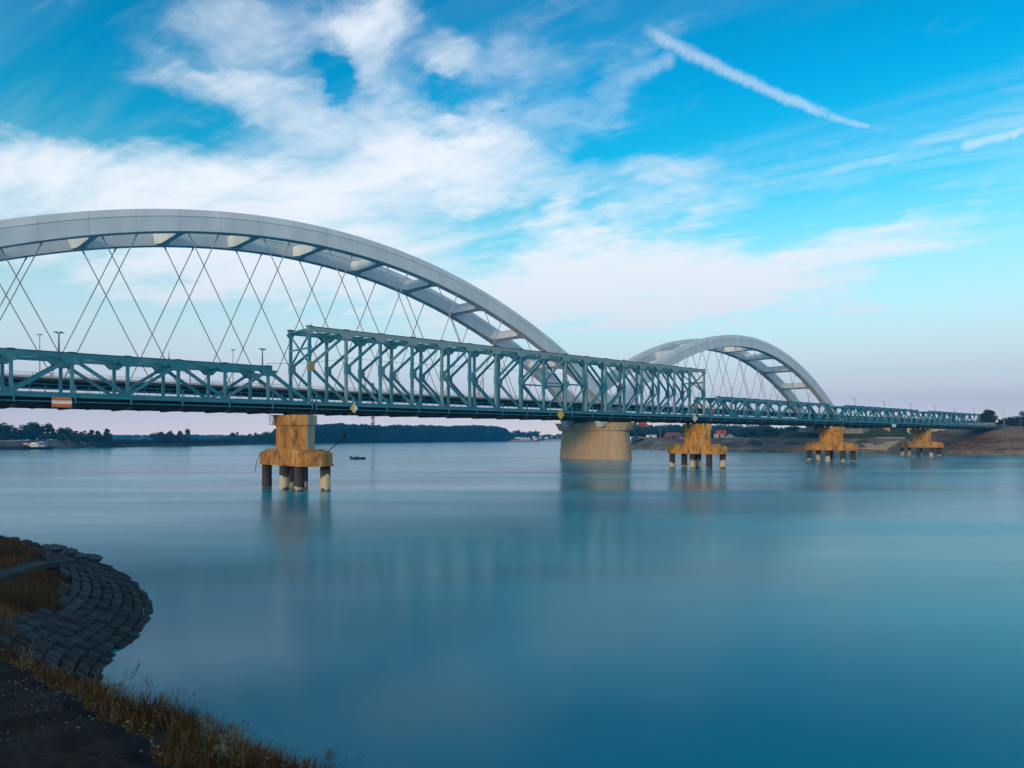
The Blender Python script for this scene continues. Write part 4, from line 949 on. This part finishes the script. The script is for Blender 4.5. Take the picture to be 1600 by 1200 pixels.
for i in range(420):
    px=random.uniform(432,798); Yb=8050/(np.interp(px,[q[0] for q in shore_px],[q[1] for q in shore_px])-HOR); r_=random.uniform(3.5,6.5); p=at(px,Yb+random.uniform(4,14),r_*random.uniform(.4,2.0)); C_.append(tuple(p)); R_.append(r_)
for i in range(420):
    px=random.uniform(434,792); Yb=8050/(np.interp(px,[q[0] for q in shore_px],[q[1] for q in shore_px])-HOR); r_=random.uniform(5,7.5); p=at(px,Yb+random.uniform(30,120),random.uniform(4,13)); C_.append(tuple(p)); R_.append(r_)
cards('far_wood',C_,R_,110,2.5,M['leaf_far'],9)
for i,(px,ty,Yt,wd) in enumerate(((797,672.5,1330,1.1),(808,669.5,1350,1.0),(818,672,1355,1.0),(829,673.5,1400,1.1),(838,672.8,1400,1.1),(849,679,1480,1.2),(858,678,1480,1.2),(866,679,1490,1.2),(874,677.5,1490,1.1),(882,678,1500,1.2))):
    tree(px,688.5,ty,Yt,'round','leaf_dark',f'{ORD[i]} blue hazy tree from the left at the right end of the far wood','trees at the right end of the far wood',wd,base_z=1.5)
# blue distant woods behind the left shore
C_=[];R_=[]
for i in range(150):
    px=random.uniform(130,420); Yt=random.uniform(1900,2300); top=np.interp(px,[130,180,240,260,300,306,320,420],[679,679.5,681,680,679.5,682.5,684,682.5]); r_=random.uniform(8,14)
    p=at(px,Yt,max(4,zat(top,Yt)-r_*.8)); C_.append(tuple(p)); R_.append(r_)
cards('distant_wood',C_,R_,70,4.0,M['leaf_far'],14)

# striped chimney
Yc=1750.0; pc=at(582.5,Yc,2.0); r=empty('chimney',pc); tag(r,'tall red and white banded chimney far behind the wood','chimney')
b=MB(); zs=[0,60,72,84,96,106,118,131]; ztop=zat(600,Yc)
bands=[(0,zat(665,Yc)),(zat(665,Yc),zat(661,Yc)),(zat(661,Yc),zat(656,Yc)),(zat(656,Yc),zat(650,Yc)),(zat(650,Yc),zat(640,Yc)),(zat(640,Yc),zat(628,Yc)),(zat(628,Yc),zat(618,Yc)),(zat(618,Yc),zat(611,Yc)),(zat(611,Yc),ztop)]
mi=[1,0,1,0,1,0,1,0,2]
rings=[];ms=[]
for (z0,z1),m_ in zip(bands,mi):
    r0=4.6-1.1*z0/ztop; r1=4.6-1.1*z1/ztop
    b.loft([[(r0*math.cos(a),r0*math.sin(a),z0) for a in np.linspace(0,2*math.pi,14,endpoint=False)],[(r1*math.cos(a),r1*math.sin(a),z1) for a in np.linspace(0,2*math.pi,14,endpoint=False)]],m_,caps=(z1==ztop))
b.build('stack',[M['stack_red'],M['stack_white'],M['pole_grey']],r)
b=MB(); 
for zc in (zat(618,Yc),zat(650,Yc)): b.tube([(4.6*math.cos(a),4.6*math.sin(a),zc) for a in np.linspace(0,2*math.pi,17)],.3,5)
b.build('gallery',M['pole_grey'],r)
# long flat building roof beside the chimney foot
# ------------------------------------------------------------------ boats
def hull(b, L, Wd, H, bow=.25, mi=0, sheer=.15, z0=-.3):
    rings=[]
    for f_ in np.linspace(0,1,11):
        wv=Wd/2*(1 if f_<1-bow else max(.04,math.sqrt(max(0,1-((f_-(1-bow))/bow)**2)))); zt=H*(1+sheer*max(0,(f_-.55)/.45)**2)
        rings.append([(f_*L,-wv*.72,z0),(f_*L,wv*.72,z0),(f_*L,wv,zt),(f_*L,-wv,zt)])
    b.loft(rings,mi)
p=gnd(548.5,717.2); r=empty('motor_boat',p,0.05); tag(r,'small dark open motor boat on the water right of the nearest pier','boat')
b=MB(); hull(b,4.6,1.7,.55); b.build('hull',M['hull_black'],r)
b=MB(); b.loft([[(1.3,-.6,.5),(1.3,.6,.5),(1.5,.55,1.15),(1.5,-.55,1.15)],[(2.3,-.55,.5),(2.3,.55,.5),(2.0,.5,1.2),(2.0,-.5,1.2)]]); b.build('windscreen',M['cabin_blue'],r)
b=MB(); b.box(-.35,.1,-.25,.25,.2,1.0); b.build('outboard_motor',M['black_paint'],r)
# pusher tug with its dark lighter at the left
p=gnd(-6,702.6); r=empty('barge',p,-.012); tag(r,'long low black barge moored under the left embankment','barge')
b=MB(); hull(b,19,6.5,1.9,.10,0,.05); b.build('hull',M['hull_black'],r); b=MB(); b.box(.8,16.5,-2.4,2.4,1.92,2.6); b.build('hatch_cover',M['deck_dark'],r)
p=gnd(40,702.2); r=empty('tug_boat',p,-.01); tag(r,'tug boat with white and orange cabins beside the left embankment','boat')
b=MB(); hull(b,15.8,5.0,1.35,.3,0,.35); b.build('hull',M['hull_black'],r)
b=MB(); b.box(.4,3.4,-1.7,1.7,1.3,2.9); b.box(-.8,2.0,-1.2,1.2,2.95,3.7); b.build('deck_house',M['deck_orange'],r)
b=MB(); b.box(3.5,8.4,-1.8,1.8,1.3,3.3); b.box(4.0,7.0,-1.4,1.4,3.32,3.9); f_=b.build('cabin',M['cabin_white'],r)
b=MB()
for x in (4.0,5.1,6.2,7.3): b.box(x,x+.6,-1.83,-1.80,2.2,2.8)
b.build('window',M['glass_dark'],f_)
b=MB(); b.loft([[(8.5,-1.7,1.4),(8.5,1.7,1.4),(8.7,1.6,4.1),(8.7,-1.6,4.1)],[(12.2,-1.6,1.5),(12.2,1.6,1.5),(11.5,1.5,4.1),(11.5,-1.5,4.1)]]); f_=b.build('wheelhouse',M['cabin_blue'],r)
b=MB(); b.box(8.4,12.0,-1.8,1.8,4.11,4.28); b.build('roof',M['cabin_white'],r)
b=MB()
for x in (9.0,10.0,11.0): b.box(x,x+.75,-1.72,-1.66,2.9,3.7)
b.build('window',M['glass_dark'],f_)
b=MB(); b.tube([(7.4,0,3.9),(7.4,0,6.2)],.07,6); b.build('mast',M['pole_grey'],r)
p=gnd(794,690.0); r=empty('river_ship',p,.03); tag(r,'long white river ship with a red waterline far off by the wood','ship')
b=MB(); hull(b,50,9,1.6,.12,0,.4); b.build('hull',M['hull_red'],r)
b=MB(); b.box(4,46,-3.9,3.9,1.62,2.6); b.box(18,34,-3.4,3.4,2.62,4.3); b.build('cabin',M['barge_grey'],r)
b=MB(); b.box(40,45,-2.2,2.2,2.62,4.6); b.build('wheelhouse',M['cabin_white'],r)
p=gnd(846,689.6); r=empty('river_ship',p,.03); tag(r,'low grey barge right behind the long white river ship','barge')
b=MB(); hull(b,52,9,1.9,.1,0,.1); b.build('hull',M['barge_grey'],r)
b=MB(); b.box(6,40,-3.6,3.6,1.92,2.7); b.build('hatch_cover',M['cabin_white'],r)

# ------------------------------------------------------------------ right bank
RS=[(332,-120),(334,20),(338,60),(330,95),(322,118),(318,140),(316,170),(320,200),(328,235),(338,268),(400,322),(500,400),(650,520),(1100,860)]
RSd=catmull(RS,4)
def hmax(n): return 6.6+5.2*smooth01(-60,10,n)*(1-smooth01(112,124,n))+5.6*smooth01(134,141,n)*(1-smooth01(173,186,n))
V=[];Fq=[];mi=[];D_=[-4,0,2.5,5,8,14,22,34,60,140,400,1500]
for i,(t_,n_) in enumerate(RSd):
    hm_=float(hmax(n_)); g=.5+.5*math.sin(i*1.9)
    for j,d_ in enumerate(D_):
        z=float(np.interp(d_,[-4,0,5,22,34,60,140],[-1.6,0,1.5,6.4,min(hm_,9.6),hm_,hm_+.2]))
        jit=(random.uniform(-.4,.4) if 3<=j<=7 else 0)
        p=UN(t_+d_*(.95 if n_<300 else .7)+random.uniform(-.8,.8)*(j>3),n_-d_*(0 if n_<300 else .72)+random.uniform(-.8,.8)*(j>3),z+jit)
        V.append(tuple(p))
k=len(D_)
for i in range(len(RSd)-1):
    nm=(RSd[i][1]+RSd[i+1][1])/2
    for j in range(k-1):
        Fq.append((i*k+j,i*k+j+1,(i+1)*k+j+1,(i+1)*k+j)); mi.append(0 if j<3 else (1 if (nm>118 and j<6) else (2 if (nm<118 and j<8) else 3)))
struct(link('right_bank',npmesh('right_bank',V,Fq,[M['beach'],M['revet'],M['bankearth'],M['green']],mi)))
hl=[(986,470),(1040,470),(1150,470),(1300,470),(1480,480),(1700,480)]
V=[];Fq=[]
for px,y in hl:
    for Yt in (y,700,1100,2400): V.append(tuple(at(px,Yt,5.6+ (.4 if Yt>800 else 0))))
for i in range(len(hl)-1):
    for j in range(3): Fq.append((i*4+j,(i+1)*4+j,(i+1)*4+j+1,i*4+j+1))
struct(link('meadow',npmesh('meadow',V,Fq,M['green'])))
RBV=[];RBF=[]
for i in range(2600):
    k_=random.random(); i_=random.randrange(2,len(RSd)-8); f_=random.random(); t_=RSd[i_][0]*(1-f_)+RSd[i_+1][0]*f_; n_=RSd[i_][1]*(1-f_)+RSd[i_+1][1]*f_
    d_=random.uniform(-.5,3.5) if k_<.6 else random.uniform(3,20); z_=float(np.interp(d_,[-4,0,5,22],[-1.6,0,1.5,6.4])); r_=random.uniform(.18,.5)*(1.6 if random.random()<.06 else 1); c_=UN(t_+d_*.95,n_,z_)
    b0=len(RBV)
    for q_ in range(5): RBV.append((c_.x+r_*math.cos(q_*1.256)*random.uniform(.7,1.2),c_.y+r_*math.sin(q_*1.256)*random.uniform(.7,1.2),c_.z-.1))
    RBV.append((c_.x+random.uniform(-.3,.3)*r_,c_.y+random.uniform(-.3,.3)*r_,c_.z+r_*random.uniform(.5,.9)))
    for q_ in range(5): RBF.append((b0+q_,b0+(q_+1)%5,b0+5))
struct(link('rubble',npmesh('rubble',RBV,RBF,[M['rock']])),'stuff')
# paved revetment panels on the right bank
def slope_panel(n0,n1,t0,t1,z0,z1,mat,name,label):
    b=MB(); a=[UN(t0,n0,z0),UN(t0,n1,z0),UN(t1,n1,z1),UN(t1,n0,z1)]; 
    dn=Vector((0,0,-.5)); b.loft([[tuple(p) for p in a],[tuple(p+dn) for p in a]]); o=b.build(name,mat); tag(o,label,'slope paving'); return o
slope_panel(177,189,325,343,2.6,7.6,M['strip'],'slope_paving','grey paved slope beside the brown pier of the small arch')
slope_panel(238,246,336,356,2.0,7.2,M['conc_grey'],'slope_paving','pale paved ramp down the bank behind the second orange pier')
slope_panel(139,176,322,339,2.2,6.4,M['conc_brown'],'slope_paving','brown paved slope below the brown pier, behind the third orange pier')
slope_panel(122,136,325,345,2.2,7.0,M['conc_tan'],'slope_paving','tan paved slope between the two far orange piers')
b=MB(); b.loft([[tuple(UN(392,n_,z)) for n_,z in ((104,5.5),(138,5.5),(138,13.0),(104,13.0))],[tuple(UN(408,n_,z)) for n_,z in ((104,5.5),(138,5.5),(138,14),(104,14))]]); o=b.build('retaining_wall',M['conc_pale']); tag(o,'pale retaining wall under the far end of the bridge deck','wall')
for px,py0,py1,wpx,Yd,lab in ((1385,684,667,8,352,'ochre concrete column on the right bank between the two far piers'),):
    p=at(px,Yd,zat(py0,Yd)); h=zat(py1,Yd)-p.z+1.5; wv=wpx*Yd/F/2; b=MB(); b.loft([[(-wv*.9,-1,-1),(wv*.9,-1,-1),(wv*.9,1,-1),(-wv*.9,1,-1)],[(-wv*1.15,-1,h),(wv*1.15,-1,h),(wv*1.15,1,h),(-wv*1.15,1,h)]]); o=b.build('column',M['conc_ochre'],None,p); tag(o,lab,'column')
# things on the right bank behind the piers
def bx(px0,px1,py0,py1,Yd,dep,mat,name,label,cat,roof=None):
    p=at((px0+px1)/2,Yd,zat(py1,Yd)-.3); wv=(px1-px0)/2*Yd/F; h=zat(py0,Yd)-p.z
    r=empty(name,p,.25); tag(r,label,cat); b=MB(); b.box(-wv,wv,-dep/2,dep/2,0,h); b.build('wall',mat,r,bevel=.08)
    b=MB()
    if roof=='gable': b.loft([[(-wv-.3,-dep/2-.3,h),(-wv-.3,dep/2+.3,h),(-wv-.3,0,h+dep*.28)],[(wv+.3,-dep/2-.3,h),(wv+.3,dep/2+.3,h),(wv+.3,0,h+dep*.28)]])
    else: b.box(-wv-.1,wv+.1,-dep/2-.1,dep/2+.1,h+.003,h+.18)
    b.build('roof',M['roof_red'] if roof=='gable' else mat,r)
    b=MB(); b.box(-wv*.5,-wv*.1,-dep/2-.05,-dep/2-.005,.3,h*.85); b.build('door',M['glass_dark'],r); return r
bx(1010,1025,680,684.5,470,2.6,M['cabin_white'],'site_container','small white container on the bank left of the second orange pier','container')
bx(1041,1062,680.5,684.5,480,7,M['roof_red'],'shed','low shed with a dark red roof left of the second orange pier','shed','gable')
bx(1121,1132,673,678,455,5,M['red_paint'],'site_cabin','small bright red cabin on the bank right of the second orange pier','cabin')
bx(1117,1130,678.5,684,452,4,M['conc_pale'],'shed','low beige shed below the small red cabin on the right bank','shed')
p=at(1031.5,470,zat(685,470)); b=MB(); b.tube([(0,0,0),(0,0,zat(664,470)-p.z)],[.14,.09],7); b.box(-.5,.5,-.1,.1,zat(664,470)-p.z-.2,zat(664,470)-p.z); o=b.build('mast',M['pole_pale'],None,p); tag(o,'white mast on the bank between the container and the red shed','mast')
def heap(px,py,wpx,hpx,Yd,mat,label,cat='heap'):
    p=at(px,Yd,zat(py,Yd)-.3); wv=wpx*Yd/F/2; hv=hpx*Yd/F+.3; b=MB(); n=13; rings=[]
    for f_,k_ in ((0,1),(.35,.8),(.7,.45),(1,.06)): rings.append([(wv*k_*math.cos(2*math.pi*i/n)*random.uniform(.85,1.15),wv*.8*k_*math.sin(2*math.pi*i/n)*random.uniform(.85,1.15),hv*f_) for i in range(n)])
    b.loft(rings); o=b.build('gravel_heap',mat,None,p); tag(o,label,cat); return o
heap(1141,684,20,6,450,M['conc_grey'],'pale pointed gravel heap on the right bank left of the brown pier','gravel heap'); heap(1184,685,34,3,450,M['strip'],'long low white gravel heap on the right bank','gravel heap'); heap(1133,688,9,3,440,M['rail_pale'],'small white heap low on the bank slope','gravel heap')
p=at(1165,440,zat(683,440)); b=MB(); rgs=[]
for a_ in np.linspace(-math.pi/2,math.pi/2,7): rgs.append([(1.7*math.cos(a_)*math.cos(q_)*.9,1.7*math.cos(a_)*math.sin(q_)*.9,1.6*math.sin(a_)+1.2) for q_ in np.linspace(0,2*math.pi,10,endpoint=False)])
b.loft(rgs); o=b.build('dark_tank',M['hull_black'],None,p); tag(o,'round dark tank on the bank right of the gravel heap','tank')
# green trees on the right bank
gt=[(992,676,520,1.2),(1001,672,540,1.2),(1010,668,560,1.3),(1022,669,560,1.3),(1035,667,570,1.3),(1048,668,560,1.3),(1062,667,560,1.2),(1114,668,600,1.2),(1128,667,600,1.2),(1146,666,560,1.1),(1162,668,600,1.2),(1177,667,560,1.0),(1190,664.5,520,1.1),(1204,668,600,1.2),(1214,673,500,1.0),(1226,674,490,1.0)]
for i,(px,ty,Yt,wd) in enumerate(gt):
    tree(px,686,ty,Yt,'round' if i%3 else 'ragged','leaf_mid',f'{ORD[i]} green tree from the left on the right bank below the bridge','green trees on the right bank',wd)
C_=[];R_=[]
for i in range(150):
    px=random.uniform(985,1245); Yt=random.uniform(640,900); r_=random.uniform(5,9); p=at(px,Yt,max(8,zat(random.uniform(665,674),Yt)-r_*.5)); C_.append(tuple(p)); R_.append(r_)
for i in range(260):
    px=random.uniform(975,1250); Yt=random.uniform(500,640); r_=random.uniform(2.5,5.0); p=at(px,Yt,6.5+r_*.5); C_.append(tuple(p)); R_.append(r_)
for i in range(150):
    px=random.uniform(1165,1400); Yt=random.uniform(395,470); r_=random.uniform(2.0,3.8); p=at(px,Yt,6.2+r_*.4+random.uniform(0,2.5)); C_.append(tuple(p)); R_.append(r_)
for i in range(90):
    px=random.uniform(1440,1680); Yt=random.uniform(400,470); r_=random.uniform(3,5.5); p=at(px,Yt,11.5+r_*.3); C_.append(tuple(p)); R_.append(r_)
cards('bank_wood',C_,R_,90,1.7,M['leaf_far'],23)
# trees at the right end of the bridge
rt=[(1527,656,'round',380,1.2),(1541,636,'tall',360,1.3),(1548,641,'tall',362,1.4),(1556,652,'round',365,1.3),(1566,656,'round',372,1.2),(1574,653,'round',372,1.2),(1583,650,'round',372,1.3),(1592,657,'round',365,1.1),(1603,647,'round',330,1.2),(1612,640,'round',330,1.2)]
for i,(px,ty,kd,Yt,wd) in enumerate(rt):
    tree(px,668,ty,Yt,kd,'leaf_dark',f'{ORD[i]} dark tree from the left at the right end of the truss bridge','dark trees at the right bridge end',wd)
for i,(px,by,ty,Yt) in enumerate(((1470,680,670,330),(1482,682,669,330),(1494,683,670,330),(1506,682,669,328),(1515,678,668,325),(1545,674,665,322),(1553,672,664,322))):
    tree(px,by,ty,Yt,'bush','leaf_dark',f'{ORD[i]} dark shrub from the left on the bank under the right bridge end','shrubs under the right bridge end',1.1)
p=at(1569,335,zat(668,335)); r=empty('lamp_post',p,0); tag(r,'tall pale lamp post on the bank beyond the right bridge end','lamp post'); h=zat(638.5,335)-p.z
b=MB(); b.tube([(0,0,0),(0,0,h)],[.13,.08],8); b.build('pole',M['pole_pale'],r)
b=MB(); b.tube([(0,0,h),(-1.0,0,h+.25)],.06,6); b.build('arm',M['pole_pale'],r); b=MB(); b.loft([[(-.8,-.15,h+.18),(-.8,.15,h+.18),(-.8,.15,h+.32),(-.8,-.15,h+.32)],[(-1.9,-.1,h+.3),(-1.9,.1,h+.3),(-1.9,.1,h+.4),(-1.9,-.1,h+.4)]]); b.build('lamp_head',M['pole_grey'],r)
p=at(1557.5,330,zat(667,330)); r=empty('road_sign',p,0); tag(r,'pale diamond road sign on a post beside the lamp on the right bank','sign'); h=zat(658,330)-p.z
b=MB(); b.tube([(0,0,0),(0,0,h)],.05,6); b.build('post',M['pole_grey'],r); diamond('panel',M['red_paint'],(0,-.08,h),1.5,1.8,.05,r); diamond('panel_face',M['white_paint'],(0,-.12,h),1.15,1.4,.03,r)
p=at(1594.5,318,zat(681,318)); b=MB(); b.tube([(0,0,0),(0,0,zat(655,318)-p.z)],[.16,.10],8); b.bar((-.9,0,zat(656.5,318)-p.z),(.9,0,zat(656.5,318)-p.z),.12,.14); o=b.build('utility_pole',M['pole_grey'],None,p); tag(o,'grey utility pole with a short cross arm near the right picture edge','pole')

# ------------------------------------------------------------------ render settings
vs=scene.view_settings; vs.view_transform='Standard'; vs.look='None'; vs.exposure=0; vs.gamma=1
scene.cycles.use_denoising=True
scene.cycles.max_bounces=6; scene.cycles.diffuse_bounces=2; scene.cycles.glossy_bounces=3; scene.cycles.volume_bounces=0; scene.cycles.transparent_max_bounces=6
scene.cycles.caustics_reflective=False; scene.cycles.caustics_refractive=False
